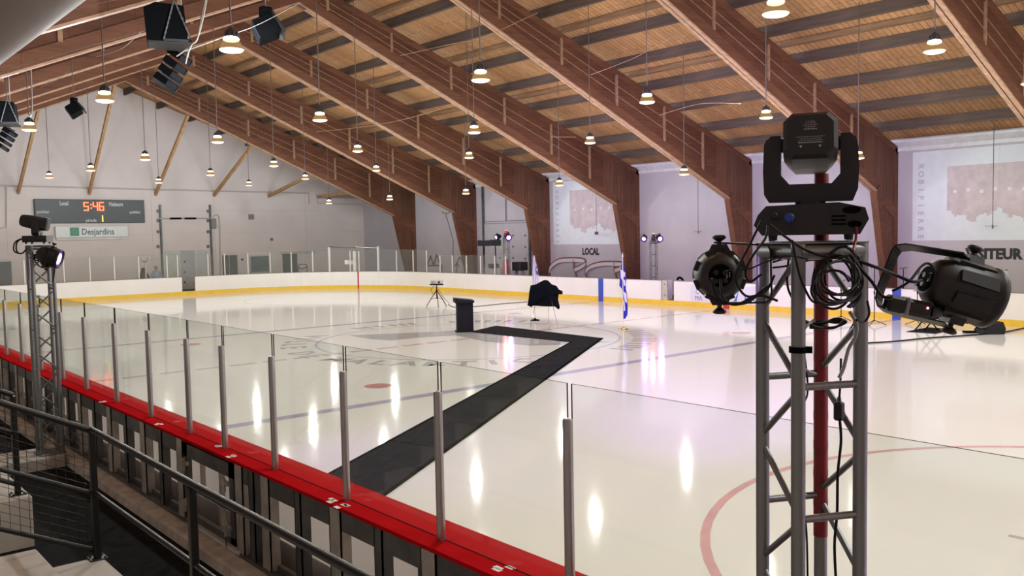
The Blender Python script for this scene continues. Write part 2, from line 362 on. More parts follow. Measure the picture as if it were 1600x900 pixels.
def text_obj(name, body, size, m, M, parent=None, extrude=0.004, bold=0.0, sx=1.0, align='CENTER', world=True):
    """lettering as a mesh; M places text plane (x right, y up, z out)"""
    cu = bpy.data.curves.new('t', 'FONT'); cu.body = body; cu.size = size; cu.extrude = extrude; cu.offset = bold
    cu.align_x = align; cu.align_y = 'CENTER'; cu.resolution_u = 2
    t = bpy.data.objects.new('t', cu); COL.objects.link(t)
    dg = bpy.context.evaluated_depsgraph_get(); me = bpy.data.meshes.new_from_object(t.evaluated_get(dg))
    bpy.data.objects.remove(t)
    T = M @ Matrix.Diagonal((sx, 1, 1, 1))
    if parent is not None and world: T = parent_matrix(parent).inverted() @ T
    me.transform(T)
    me.materials.clear(); me.materials.append(m)
    o = bpy.data.objects.new(name, me); COL.objects.link(o)
    if parent is not None: o.parent = parent
    return o
def frame_mat(origin, xdir, ydir):
    x = Vector(xdir).normalized(); z = x.cross(Vector(ydir)).normalized(); y = z.cross(x)
    return Matrix(((x.x, y.x, z.x, origin[0]), (x.y, y.y, z.y, origin[1]), (x.z, y.z, z.z, origin[2]), (0, 0, 0, 1)))
ORD = ['first', 'second', 'third', 'fourth', 'fifth', 'sixth', 'seventh', 'eighth', 'ninth', 'tenth', 'eleventh', 'twelfth', 'thirteenth', 'fourteenth', 'fifteenth', 'sixteenth', 'seventeenth', 'eighteenth', 'nineteenth', 'twentieth']
ORD += ['twenty-'+o for o in ORD[:9]] + ['thirtieth'] + ['thirty-'+o for o in ORD[:9]]

# ------------------------------------------------------------------ dimensions
SP = 6.7056; YF = [50.448 - SP*k for k in range(8)]        # timber frames, far to near
XR = 15.65                                               # ridge
XW, XL = 34.3, 2*XR-34.3                                 # side walls (XL = -3.0)
YE, YB = 57.15, -9.0                                     # end wall, wall behind the camera
XN, XFB = 3.47, 29.37                                    # near glass line, far boards
XNI = 3.72                                               # ice-side face of near boards
YEB, YSB, RC = 50.9, -7.5, 8.4                           # end boards, boards behind, corner radius
YB1, YRL, YB2 = 14.401, 21.35, 28.258
CAPZ = 1.04
def ztop(x): return 6.25 + 0.352*(34.3-abs(x-XR)-XR)     # top of timber frame
def zdeck(x): return ztop(x) + 0.34
def zbot(x): return 4.536 + (11.78-4.536)*(32.58-XR-abs(x-XR))/(32.58-XR)

# ================================================================== STRUCTURE
# ---- floor slab outside the rink
b = MB(); b.box((XL, YB, -0.30), (XW, YE, -0.02)); struct(b.obj('floor', M_CONCD), 'grey concrete floor slab around the rink')
# ---- rink outline
def outline(x0=XNI, x1=XFB, y0=YSB, y1=YEB, r=RC, n=14):
    P = []
    for cx, cy, a0 in ((x1-r, y0+r, -PI/2), (x1-r, y1-r, 0), (x0+r, y1-r, PI/2), (x0+r, y0+r, PI)):
        for i in range(n+1): a = a0+PI/2*i/n; P.append(Vector((cx+r*math.cos(a), cy+r*math.sin(a), 0)))
    return P
OUT = outline()
ice = MB()
ice.prism([(p.x, p.y) for p in OUT], -0.02, 0.0, 'XY')
def inside(p, m=0.0):
    x0, x1, y0, y1 = XNI+m, XFB-m, YSB+m, YEB-m
    if not (x0 <= p[0] <= x1 and y0 <= p[1] <= y1): return False
    for cx in (XNI+RC, XFB-RC):
        for cy in (YSB+RC, YEB-RC):
            if (p[0]-cx)*(1 if cx > 15 else -1) > 0 and (p[1]-cy)*(1 if cy > 15 else -1) > 0 and math.hypot(p[0]-cx, p[1]-cy) > RC-m: return False
    return True
def iquad(pts, mi, z=0.0015):
    ice.cur = mi; ice.add([(p[0], p[1], z) for p in pts], [tuple(range(len(pts)))]); ice.cur = 0
def iline(y, wd, mi, z=0.0015): iquad([(XNI, y-wd/2), (XFB, y-wd/2), (XFB, y+wd/2), (XNI, y+wd/2)], mi, z)
def iring(cx, cy, r, wd, mi, z=0.002, a0=0, a1=2*PI, n=72):
    for i in range(n):
        a = a0+(a1-a0)*i/n; c = a0+(a1-a0)*(i+1)/n
        q = [(cx+R*math.cos(t), cy+R*math.sin(t)) for R, t in ((r-wd/2, a), (r+wd/2, a), (r+wd/2, c), (r-wd/2, c))]
        if all(inside(p) for p in q): iquad(q, mi, z)
def idisc(cx, cy, r, mi, z=0.002): iquad([(cx+r*math.cos(2*PI*i/40), cy+r*math.sin(2*PI*i/40)) for i in range(40)], mi, z)
iline(YB1, 0.30, 1); iline(YB2, 0.30, 1)
n = 30
for i in range(n):                                   # chequered centre line: red dashes on a pale line
    x0 = XNI+(XFB-XNI)*i/n; x1 = XNI+(XFB-XNI)*(i+0.8)/n
    iquad([(x0, YRL-.11), (x1, YRL-.11), (x1, YRL+.11), (x0, YRL+.11)], 2)
CX, CY = 16.4, YRL
iring(CX, CY, 4.57, 0.09, 6)
iring(10.0, 1.9, 4.57, 0.10, 4); idisc(10.0, 1.9, 0.3, 3); idisc(9.87, 16.04, 0.30, 3); idisc(22.8, 16.04, 0.30, 3); idisc(9.87, 26.7, 0.30, 3); idisc(22.8, 26.7, 0.3, 3)
iring(22.8, 1.9, 4.57, 0.10, 4); iring(10.0, 41.0, 4.57, 0.05, 6); iring(22.8, 41.0, 4.57, 0.05, 6)
iquad([(9.5, 3.5), (9.58, 3.5), (9.6, 2.7), (9.52, 2.7)], 5)
# grey emblem in the middle: a swooping shape
sw = [atZ(*p, 0) for p in ((545, 524), (620, 521), (712, 517), (780, 520), (850, 528), (900, 533), (960, 534), (900, 538), (830, 540), (760, 534), (712, 524), (660, 527), (612, 532), (580, 530))]
iquad([(p.x, p.y) for p in sw], 5, 0.0018)
# ring of lettering around the centre circle
def ring_word(word, a_mid, R=5.75, size=1.15, step=0.19):
    for i, ch in enumerate(word):
        if ch == ' ': continue
        a = a_mid + (i-(len(word)-1)/2)*step
        M = frame_mat((CX+R*math.cos(a), CY+R*math.sin(a), 0.0), (-math.sin(a), math.cos(a), 0), (-math.cos(a), -math.sin(a), 0))
        cu = bpy.data.curves.new('t', 'FONT'); cu.body = ch; cu.size = size; cu.align_x = 'CENTER'; cu.align_y = 'CENTER'; cu.resolution_u = 1; cu.offset = 0.03
        t = bpy.data.objects.new('t', cu); COL.objects.link(t); dg = bpy.context.evaluated_depsgraph_get()
        me = bpy.data.meshes.new_from_object(t.evaluated_get(dg)); bpy.data.objects.remove(t)
        ice.cur = 5; ice.add([(*(M @ v.co).xy, 0.0022) for v in me.vertices], [tuple(p.vertices) for p in me.polygons]); ice.cur = 0
ring_word('MALARTIC', math.radians(-141), 5.25, 1.0, 0.138)
ring_word('VILLE DE', math.radians(-141+73), 5.25, 1.0, 0.0) if False else None
ring_word('VILLE DE', math.radians(152), 5.25, 1.0, 0.138)
# illegible grey lettering strokes on the right and far side of the ring
for a0, a1 in ((-78, -28), (30, 62), (74, 100)):
    a = a0
    while a < a1:
        r0, r1 = 4.95, 5.65; da = math.radians(2.2)
        t = math.radians(a)
        iquad([(CX+r0*math.cos(t), CY+r0*math.sin(t)), (CX+r1*math.cos(t), CY+r1*math.sin(t)), (CX+r1*math.cos(t+da), CY+r1*math.sin(t+da)), (CX+r0*math.cos(t+da), CY+r0*math.sin(t+da))], 5)
        a += random.choice((4, 5, 6))
struct(ice.obj('floor', [M_ICE, M_IBLUE, M_IRED, M_IDOT, M_ICIR, M_IGREY, M_ILB]), 'white ice sheet with faded lines, circles and grey centre lettering')

# ---- walls
def wall_joints(b, pts):
    b.cur = 1
    for a, c in pts: b.box(a, c)
    b.cur = 0
b = MB()
gx = [XL, XR, XW]
b.prism([(XL, -0.3), (XW, -0.3), (XW, zdeck(XW)), (XR, zdeck(XR)), (XL, zdeck(XL))], YE, YE+0.25)
wall_joints(b, [((XL, YE-0.004, z), (XW, YE, z+0.012)) for z in (3.55, 5.05)] + [((x, YE-0.004, 0), (x+0.02, YE, 6.4)) for x in (10.9, 19.0, 23.0, 29.6)])
b.box((XL, YE-0.05, 6.38), (XW, YE, 6.44))
struct(b.obj('wall_end', [M_WALLE, M_BLOCK]))
b = MB(); b.box((XW, YB, -0.3), (XW+0.25, YE, zdeck(XW)-0.02))
wall_joints(b, [((XW-0.004, YB, z), (XW, YE, z+0.01)) for z in (3.0,)] + [((XW-0.004, y, 0), (XW, y+0.015, 6.2)) for y in range(-6, 56, 4)])
struct(b.obj('wall_right', [M_WALLS, M_BLOCK]))
b = MB()
b.prism([(XW, 6.22), (XW-0.22, 6.42), (XW-0.22, 6.50), (XW, 6.52)], YB, YE); b.prism([(XW, 6.05), (XW-0.06, 6.08), (XW-0.06, 6.22), (XW, 6.22)], YB, YE)
struct(b.obj('trim_1', M_CROWN))
b = MB(); b.box((XL-0.25, YB, -0.3), (XL, YE, zdeck(XL)-0.02)); struct(b.obj('wall_left', M_WALLS))
b = MB(); b.prism([(XL, -0.3), (XW, -0.3), (XW, zdeck(XW)), (XR, zdeck(XR)), (XL, zdeck(XL))], YB-0.25, YB); struct(b.obj('wall_back', M_WALLE))
# ---- roof deck
for side, nm in ((1, 'right'), (-1, 'left')):
    b = MB(); xo = XR+side*(XW-XR+0.3)
    b.prism([(XR, zdeck(XR)), (xo, zdeck(xo)), (xo, zdeck(xo)+0.12), (XR, zdeck(XR)+0.12)], YB-0.3, YE+0.3)
    struct(b.obj('ceiling', M_DECK), 'board roof deck, slope on the %s of the ridge' % nm)

# ================================================================== TIMBER FRAMES
names = ['against the gable end wall', 'second from the gable end wall', 'third from the gable end wall', 'fourth from the gable wall, its column left of the LOCAL wall', 'fifth from the gable wall, its column right of the LOCAL wall', 'sixth from the gable wall, behind the big moving head light', 'nearest the camera, cut by the upper right picture corner']
names[0] = 'farthest from the camera, joined by leaning braces to the gable wall'
def seg2(p, q, w, up=True):
    """parallelogram below (or above) the line p-q in the xz plane, vertical thickness w"""
    return [p, q, (q[0], q[1]+w), (p[0], p[1]+w)]
def timber_frame(y, lab, k):
    t = thing('timber_arch', 'brown timber roof arch, '+lab, 'roof frame', (XR, y, 0), group='timber roof frames across the arena')
    W, C = 0.085, 0.125
    for sd in (1, -1):
        X = lambda d: sd*d                       # local x from ridge
        zt = lambda d: 6.25+0.352*(XW-XR-d); zb = lambda d: 4.536+(11.78-4.536)*(32.58-XR-d)/(32.58-XR)
        dk, do, db = 32.58-XR, XW-XR-0.02, 33.68-XR
        b = MB(); b.prism([(X(0), zb(0)), (X(dk), zb(dk)), (X(dk+0.75), zt(dk+.75)), (X(0), zt(0))], -W, W); b.obj('web', M_WEB, t)
        b = MB(); b.prism([(X(dk), zb(dk)), (X(db), -0.02), (X(do), -0.02), (X(do), zt(do)-0.0), (X(dk-0.9), zt(dk-.9)), (X(dk-0.9), zb(dk-.9))], -W-0.004, W+0.004); b.obj('column_web', M_COLW, t)
        b = MB(); b.prism(seg2((X(0), zb(0)), (X(dk), zb(dk)), 0.42), -C, C); b.obj('lower_chord', M_CHORD, t)
        b = MB(); b.prism(seg2((X(0), zb(0)-0.03), (X(dk+0.02), zb(dk)-0.03), 0.055), -C-0.02, -0.02); b.prism(seg2((X(0), zb(0)-0.03), (X(dk+0.02), zb(dk)-0.03), 0.055), 0.02, C+0.02); b.obj('bottom_flange', M_FLANGE, t)
        b = MB(); b.prism(seg2((X(0), zt(0)-0.26), (X(do), zt(do)-0.26), 0.26), -C, C); b.obj('upper_chord', M_CHORD, t)
        b = MB(); b.prism([(X(dk-.02), zb(dk)-0.03), (X(db-.02), -0.02), (X(db+0.32), -0.02), (X(dk+0.30), zb(dk)+0.25)], -C-0.01, C+0.01); b.obj('column_chord', M_CHORD, t)
        b = MB(); b.prism([(X(dk), zb(dk)), (X(dk+0.1), zb(dk)-0.3), (X(do), 3.3), (X(do), 3.95)], -C+0.005, C-0.005); b.prism([(X(do-0.22), -0.02), (X(do+.01), -0.02), (X(do+.01), zt(do)-0.05), (X(do-0.22), zt(do)-0.05)], -C, C); b.obj('knee_tie', M_CHORD, t)
        # light timber lines: one along the middle of the web
        for fr in (0.45, 0.66):
            b = MB(); b.prism(seg2((X(0), zb(0)+(zt(0)-zb(0))*fr), (X(dk-1.9), zb(dk-1.9)+(zt(dk-1.9)-zb(dk-1.9))*fr), 0.028), -W-0.010, W+0.010)
            b.obj('web_joint', M_BATT, t)
        for d in (1.2, 4.0, 6.9, 9.8, 12.6, 15.1):
            b = MB(); b.prism([(X(d-.055), zb(d)+0.40), (X(d+.055), zb(d)+0.40), (X(d+.055), zt(d)-0.2), (X(d-.055), zt(d)-0.2)], -C-0.01, C+0.01); b.obj('batten', M_BATT, t)
    b = MB(); b.prism([(-0.9, zbot(XR+0.9)+0.02), (0, 11.72), (0.9, zbot(XR+.9)+0.02), (0.9, ztop(XR+.9)-0.1), (0, 12.75), (-0.9, ztop(XR+.9)-0.1)], -0.115, 0.115); b.obj('ridge_gusset', M_WEB, t)
    return t
for k in range(7): timber_frame(YF[k], names[k], k)

# ---- purlins: one per bay and line
offs = [17.15, 15.45, 13.5, 11.6, 9.75, 7.9, 5.9, 4.0, 2.05]
ys = [YE]+YF[:7]+[YF[6]-SP]
def purlin_proto(nm, m, h, wd, dz):
    b = MB(); L = SP; b.box((-wd/2, -L/2+0.01, -h), (wd/2, L/2-0.01, 0)); return b
baynames = ['end wall and the farthest frame', 'farthest and second frames', 'second and third frames', 'third and fourth frames', 'fourth and fifth frames', 'fifth and sixth frames', 'sixth and nearest frames', 'nearest frame and camera']
pur0 = None
for i in range(8):
    ym = (ys[i]+ys[i+1])/2; L = ys[i]-ys[i+1]
    for sd in (1, -1):
        for j, d in enumerate(offs):
            x = XR+sd*d; z = zdeck(x)+0.01
            lab = 'dark purlin, %s up from the %s eave, between %s' % (ORD[j], 'right' if sd > 0 else 'left', baynames[i])
            if pur0 is None:
                pur0 = thing('purlin', lab, 'roof beam', (x, ym, z), group='purlins under the roof deck')
                b = MB(); b.box((-0.07, -L/2, -0.36), (0.07, L/2, 0)); b.obj('beam', M_PURL, pur0)
                b = MB(); b.prism([(-L/2, -0.02), (-L/2, -0.40), (-L/2+0.9, -0.40), (-L/2+1.3, -0.30), (-L/2+1.3, -0.02)], 0.07, 0.115, 'YZ'); b.obj('splice_plate', M_PURL, pur0)
                b = MB(); b.box((-0.085, -L/2, -0.375), (-0.03, L/2-1.6, -0.34)); b.obj('conduit_strip', M_COND, pur0)
            else: dup(pur0, (x, ym, z), label=lab)
    lab = 'ridge beam under the roof peak between ' + baynames[i]
    o = dup(pur0, (XR, ym, zdeck(XR)-0.02), label=lab)
# pale intermediate boards beside some purlins
pp = None
for i in range(1, 8):
    for j, d in enumerate((16.0-5.2, 7.2, 3.4)):
        x = XR+d; ym = (ys[i]+ys[i+1])/2; z = zdeck(x)+0.01
        lab = 'pale brown roof board, %s up the right slope, between %s' % (ORD[j], baynames[i])
        if pp is None:
            b = MB(); b.box((-0.13, -SP/2, -0.16), (0.13, SP/2, 0)); pp = b.obj('roof_board', M_PURL2, origin=(0, 0, 0)); pp.location = (x, ym, z); tag(pp, lab, 'roof beam', 'pale boards under the roof deck')
        else:
            o = pp.copy(); COL.objects.link(o); o.location = (x, ym, z); o['label'] = lab

# ---- timber braces on the end wall
for i, xb in enumerate((4.0, 7.85, 11.6, 15.4, 19.3, 23.05, 26.85, 30.6)):
    zt_ = zbot(xb)+0.10; b = MB(); p = Vector((xb, YE, 6.05)); q = Vector((xb-0.12, YF[0]+0.35, zt_))
    if xb == 30.6: q = Vector((xb-0.2, YF[0]+1.2, 5.55+.6))
    b.strip([p, q], 0.14, 0.2, (1, 0, 0)); o = b.obj('timber_brace', M_BRACE, origin=p)
    tag(o, 'pale timber brace leaning off the end wall, %s from the left wall' % ORD[i], 'brace', 'braces on the gable wall')

# ================================================================== LAMPS
def bell_lamp(loc, label, cable):
    t = thing('hanging_bell_lamp', label, 'ceiling lamp', loc, group='hanging bell lamps')
    b = MB(); b.lathe([(0.176, 0.0), (0.184, 0.006), (0.170, 0.045), (0.145, 0.105), (0.118, 0.150), (0.112, 0.150), (0.138, 0.103), (0.163, 0.043), (0.17, 0.006)], 20, close=False); b.obj('reflector', M_BELL, t)
    b = MB(); b.lathe([(0.002, -0.022), (0.09, -0.018), (0.15, -0.004), (0.172, 0.014), (0.178, 0.022), (0.002, 0.022)], 20, close=False); b.obj('lens', M_LENS, t)
    b = MB(); b.lathe([(0.090, 0.145), (0.112, 0.155), (0.116, 0.180), (0.10, 0.200), (0.06, 0.205)], 18); b.obj('globe', M_BULB, t)
    b = MB(); b.lathe([(0.098, 0.202), (0.098, 0.215), (0.085, 0.24), (0.075, 0.30), (0.04, 0.32), (0.03, 0.34)], 16)
    for k in range(8): a = k*PI/4; b.box((-0.006, 0.07, 0.19), (0.006, 0.105, 0.28), Matrix.Rotation(a, 4, 'Z'))
    b.obj('housing', M_CAPL, t)
    b = MB(); b.path([(0, 0, .34), (0.025, 0, .37), (0.02, 0, .40), (0, 0, .42), (-0.02, 0, .40)], 0.006, 6); b.obj('hook', M_CAPL, t)
    b = MB(); b.tube((0, 0, 0.40), (0, 0, cable), 0.013, 6); b.obj('drop_rod', M_COND, t)
    return t
RX = {1: 5.5, 2: 10.6, 3: 15.6, 4: 20.6, 5: 25.2}
RN = {1: 'left slope row', 2: 'row left of the ridge', 3: 'row under the ridge', 4: 'row right of the ridge', 5: 'low row nearest the far wall'}
PXL = {5: [(1341, 244), (1069, 269), (874, 286), (728, 299), (609, 308), (514, 314)], 4: [(1197, 181), (922, 220), (733, 243), (588, 263), (477, 276), (389, 286)],
       3: [(1460, 78), (1011, 157), (741, 204), (559, 233), (428, 256), (329, 270), (248, 282)], 2: [(1212, 14), (751, 123), (500, 185), (340, 219), (227, 246), (142, 263), (77, 274)], 1: [(362, 70), (164, 155), (46, 200)]}
def lamp_light(t):
    l = bpy.data.lights.new('lamp_light', 'POINT'); l.energy = LAMP_W; l.color = LAMP_COL; l.shadow_soft_size = 0.06
    o = bpy.data.objects.new('lamp_light', l); COL.objects.link(o); o.parent = t; o.location = (0, 0, 0.165)
for r in (1, 2, 3, 4, 5):
    first = None; row = [atX(px, py+4+(6 if px in (1212, 362) else 0), RX[r]) for px, py in PXL[r]]
    dy = -6.42; ylast = row[0].y; extra = []
    if r != 1:
        for k in (1, 2): extra.append(Vector((RX[r], ylast+dy*k, row[0].z)))
    else:
        extra = [Vector((RX[r], y, row[0].z)) for y in (6.2, -0.2, 32.4, 38.8, 45.6)]
    allp = [(p, True) for p in row]+[(p, False) for p in extra if YB+1 < p.y < YE-1]
    for i, (p, vis) in enumerate(allp):
        lab = ('lit bell lamp in the %s, %s from the camera' % (RN[r], ORD[i])) if vis else 'lit bell lamp hanging in the %s, outside the photo' % RN[r]
        if first is None: first = bell_lamp(p, lab, zdeck(RX[r])-p.z+0.04); t = first; lamp_light(t)
        else:
            t = dup(first, p, label=lab)

# ================================================================== RINK BOARDS (far sides)
def bpath(x0, x1, y0, y1, r, n=16):
    """inner line from the far right side, round the two end corners"""
    P = [Vector((x1, YSB+RC, 0)), Vector((x1, y1-r, 0))]
    P += [Vector((x1-r+r*math.cos(a), y1-r+r*math.sin(a), 0)) for a in [PI/2*i/n for i in range(1, n+1)]]
    P += [Vector((x0+r, y1, 0))]
    P += [Vector((x0+r+r*math.cos(a), y1-r+r*math.sin(a), 0)) for a in [PI/2+PI/2*i/n for i in range(1, n+1)]]
    return P
BP = bpath(XNI, XFB, YSB, YEB, RC)
def cum(P):
    s = [0]
    for a, c in zip(P, P[1:]): s.append(s[-1]+(c-a).length)
    return s
BS = cum(BP)
def bat(s, off=0.0):
    for i in range(len(BS)-1):
        if s <= BS[i+1] or i == len(BS)-2:
            t = (s-BS[i])/(BS[i+1]-BS[i]); p = BP[i].lerp(BP[i+1], t); d = (BP[i+1]-BP[i]).normalized()
            return p+Vector((d.y, -d.x, 0))*off, d
def s_at_px(px, z=1.04, lo=0, hi=None):
    """distance along the far boards where they cross an image column"""
    best = None; N = 4000; hi = BS[-1] if hi is None else hi
    for i in range(N):
        s = lo+(hi-lo)*i/N; p, d = bat(s); q = Vector((p.x, p.y, z))
        if depth(q) < 1: continue
        e = abs(proj(q)[0]-px)
        if best is None or e < best[0]: best = (e, s)
    return best[1]
def ssub(s0, s1):
    L = [s0]+[q for q in BS if s0+1e-3 < q < s1-1e-3]+[s1]; return L
def brun(b, s0, s1, o0, o1, z0, z1):
    """solid following the boards between offsets o0..o1 (positive = outside)"""
    L = ssub(s0, s1); vs = []
    for i, q in enumerate(L):
        # mitred offset
        p, d = bat(min(q+1e-4, BS[-1])); p2, d2 = bat(max(q-1e-4, 0)); nn = (Vector((d.y, -d.x, 0))+Vector((d2.y, -d2.x, 0))).normalized()
        for o, z in ((o0, z0), (o1, z0), (o1, z1), (o0, z1)): vs.append(Vector((p.x, p.y, 0))+nn*o+Vector((0, 0, z)))
    fs = [(3, 2, 1, 0), tuple((len(L)-1)*4+k for k in range(4))]
    for i in range(len(L)-1):
        for k in range(4): fs.append((i*4+k, i*4+(k+1) % 4, i*4+4+(k+1) % 4, i*4+4+k))
    b.add(vs, fs)
# offset sign: path runs far side (heading +y) -> (d.y,-d.x) = +x = outside
S_g0, S_g1 = s_at_px(1053), s_at_px(1031)      # open gate on the far side
S_e0, S_e1 = s_at_px(305), s_at_px(284)        # gate in the end boards
def board_run(label, s0, s1, seams=()):
    t = thing('rink_boards', label, 'rink boards', bat(s0)[0])
    b = MB(); brun(b, s0, s1, 0, 0.12, 0.2, CAPZ); b.obj('panel', M_BWHITE, t, world=True)
    b = MB(); brun(b, s0, s1, -0.012, 0.11, -0.01, 0.215); b.obj('kick_plate', M_YEL, t, world=True)
    b = MB(); brun(b, s0, s1, -0.015, 0.15, CAPZ, CAPZ+0.022); b.obj('cap_rail', M_GREYB if s0 < 60 else M_GREYB, t, world=True)
    b = MB(); brun(b, s0, s1, 0.12, 0.17, 0, CAPZ); b.obj('back_frame', M_STEELD, t, world=True)
    return t
s_e = S_e1; far = board_run('white far rink boards with yellow kick plate, long run right of the open gate', 0, S_g0)
mid = board_run('white rink boards with yellow kick plate rounding the far corner below the glass', S_g1, S_e0)
endb = board_run('white end boards with yellow kick plate left of the gate, below the scoreboard', S_e1, BS[-1])
for nm_, (g0, g1) in (('open gate on the far side', (S_g0, S_g1)), ('gate opening in the end boards', (S_e0, S_e1))):
    b = MB(); brun(b, g0, g1, -0.012, 0.12, -0.01, 0.215); tag(b.obj('gate_sill', M_YEL, origin=bat(g0)[0]), 'yellow sill below the '+nm_, 'sill')
def stripe(par, s, wd, m, z1=CAPZ, name='stripe'):
    b = MB(); brun(b, s-wd/2, s+wd/2, -0.016, -0.004, 0.0, z1); o = b.obj(name, m, par, world=True); return o
def s_of_y(y): return y-(YSB+RC)
stripe(far, s_of_y(YB1), 0.30, M_BLUES, name='blue_stripe'); stripe(mid, s_of_y(YB2), 0.30, M_BLUES, name='blue_stripe'); stripe(far, s_of_y(YRL), 0.3, M_REDS, name='red_stripe')
stripe(mid, s_at_px(559.5), 0.09, M_REDS, name='red_stripe')
for px in (518, 591, 470): 
    s_ = s_at_px(px); b = MB(); brun(b, s_-.006, s_+.006, -0.004, 0.0, 0.2, CAPZ); b.obj('seam', M_BBACK, mid, world=True)
# open gate leaf and its steel post
P = bat(S_g1)[0]; b = MB()
t = thing('gate_leaf', 'open pale gate leaf with steel edge in the far boards', 'gate', P)
b.box((XFB+0.02, P.y-0.05, 0.2), (XFB+0.75, P.y+0.0, CAPZ)); b.obj('leaf', M_BWHITE, t, world=True)
b = MB(); b.box((XFB+0.0, P.y-0.40, 0.2), (XFB+0.06, P.y-0.12, CAPZ)); b.obj('edge_post', M_STEELL, t, world=True)
for z in (0.42, 0.9):
    b = MB(); b.tube((XFB-0.012, P.y-0.26, z), (XFB+0.0, P.y-0.26, z), 0.03, 10); b.obj('bolt', M_CHR, t, world=True)
# sponsor panel on the far boards
MX = lambda y, z: frame_mat((XFB-0.02, y, z), (0, -1, 0), (0, 0, 1))
adL, adR = s_at_px(1079), s_at_px(1200)
yL, yR = bat(adL)[0].y, bat(adR)[0].y
b = MB(); b.box((XFB-0.017, yR, 0.25), (XFB-0.013, yL, 0.93)); ad = b.obj('ad_panel', M_AD, far, world=True)
text_obj('lettering', 'C', 0.27, M_ADT, MX(atX(1090, 457, XFB).y, 0.63), far); text_obj('lettering', 'MA', 0.27, M_ADT, MX(atX(1092, 464, XFB).y, 0.37), far)
text_obj('lettering', 'MAR', 0.24, M_ADB, MX(atX(1172, 466, XFB).y, 0.42), far, bold=0.006)
b = MB(); pc = atX(1152, 462, XFB); b.prism([(pc.y+.16, .32), (pc.y+.02, .34), (pc.y-.10, .80), (pc.y-.02, .62)], XFB-0.024, XFB-0.018, 'YZ'); b.obj('logo', M_ADB, far, world=True)

# ---- glass and posts on far boards
endpx = [101, 142, 180, 218, 262, 279, 326, 352, 388, 423, 456, 489]
cornpx = [515, 547, 561, 591, 619, 645, 666]
sidepx = [687, 706, 728, 750, 772, 789]
allpx = sidepx[::-1]+cornpx[::-1]+endpx[::-1]
allS = [s_at_px(px) for px in allpx]+[S_e1+4.0+1.9*k+6 for k in ()]
sl = allS[-1]
while sl+1.9 < BS[-1]-9: sl += 1.9; allS.append(sl); allpx.append(None)
for i, s_ in enumerate(allS):
    px = allpx[i]; side = px in sidepx; top = 2.02 if side else 2.30; th = 2.06 if side else 2.36
    if px in (515, 591): top = 2.56
    p, d = bat(s_, 0.06)
    lab = 'slim white glass post on the far boards, %s from its right-hand end' % ORD[i]
    b = MB(); r_ = 0.055 if px in (515, 591) else 0.032; b.bbox((p.x-r_, p.y-r_, CAPZ+0.022), (p.x+r_, p.y+r_, top), 0.012)
    tag(b.obj('glass_post', M_POSTW, origin=(p.x, p.y, CAPZ)), lab, 'post', 'white posts of the far glass')
    if i+1 < len(allS):
        b = MB(); brun(b, s_+0.04, allS[i+1]-0.04, 0.054, 0.066, CAPZ+0.022, th)
        tag(b.obj('glass_sheet', M_GLASSF, origin=(p.x, p.y, CAPZ)), 'clear glass pane on the far boards, %s from its right-hand end' % ORD[i], 'glass pane', 'panes of the far glass')
# goal judge frame: silver rails over the corner glass
t = thing('rail_guard', 'bright silver rail frame above the corner glass behind the goal line', 'frame', bat(s_at_px(554))[0])
A, B_, C_ = [bat(s_at_px(px), 0.06)[0] for px in (515, 554, 591)]
B2 = B_+Vector((-0.4, -0.9, 0))
for pA, pB, nm in ((A, B2, 'top_rail'), (B2, C_, 'top_rail')):
    b = MB(); b.tube(pA+Vector((0, 0, 2.56)), pB+Vector((0, 0, 2.47)), 0.04, 8); b.obj(nm, M_CHR, t, world=True)
b = MB(); b.bbox((B_.x-.07, B_.y-.07, CAPZ+0.02), (B_.x+.07, B_.y+.07, 2.3), 0.01); b.obj('centre_post', M_POSTW, t, world=True)
pn = bat(s_at_px(545), 0.12)[0]; b = MB(); M = frame_mat((pn.x, pn.y, 1.62), RT, (0, 0, 1)); b.box((-.28, -.13, 0), (.28, .13, .03), M); tag(b.obj('paper_notice', M_POSTW, origin=pn+Vector((0, 0, 1.5))), 'small white notice fixed behind the corner glass', 'sign')

# ================================================================== NEAR BOARDS
t = thing('near_rink_boards', 'near rink boards seen from behind: red cap, steel frame and pale panels', 'rink boards', (XN, 8, 0))
NB0, NB1 = YSB+RC, YEB-RC
G0, G1 = 8.12, 9.45     # gate
b = MB(); b.box((3.33, NB0, CAPZ), (3.525, NB1, CAPZ+0.03)); b.obj('outer_cap', M_REDCAP, t, world=True)
b = MB(); b.box((3.50, NB0, CAPZ-.02), (3.55, NB1, CAPZ+0.012)); b.obj('seam_strip', M_BLKM, t, world=True)
b = MB(); b.box((3.530, NB0, CAPZ), (3.76, NB1, CAPZ+0.026)); b.obj('inner_cap', M_REDCAP, t, world=True)
b = MB(); vs = [(3.708, NB0, 0.13), (3.708, NB1, 0.13), (3.708, NB1, CAPZ), (3.708, NB0, CAPZ)]; b.add(vs, [(0, 1, 2, 3)]); b.obj('rink_face', M_BTRANS, t, world=True)
b = MB(); b.box((3.685, NB0, 0.0), (3.70, NB1, 0.26)); b.obj('lower_back_panel', M_BBACK, t, world=True)
b = MB(); b.box((XNI-0.008, NB0, 0.0), (XNI+0.012, NB1, 0.2)); b.obj('kick_plate', M_YEL, t, world=True)
for y0, y1 in ((NB0, G0), (G1, NB1)):
    b = MB(); b.box((3.37, y0, 0.86), (3.45, y1, CAPZ)); b.obj('top_rail', M_STEELD, t, world=True)
    b = MB(); b.box((3.35, y0, 0.12), (3.46, y1, 0.17)); b.box((3.42, y0, 0.17), (3.46, y1, 0.22)); b.obj('bottom_rail', M_STEELD, t, world=True)
    b = MB(); b.box((3.42, y0, 0.50), (3.455, y1, 0.54)); b.obj('middle_rail', M_STEELL, t, world=True)
stud = None
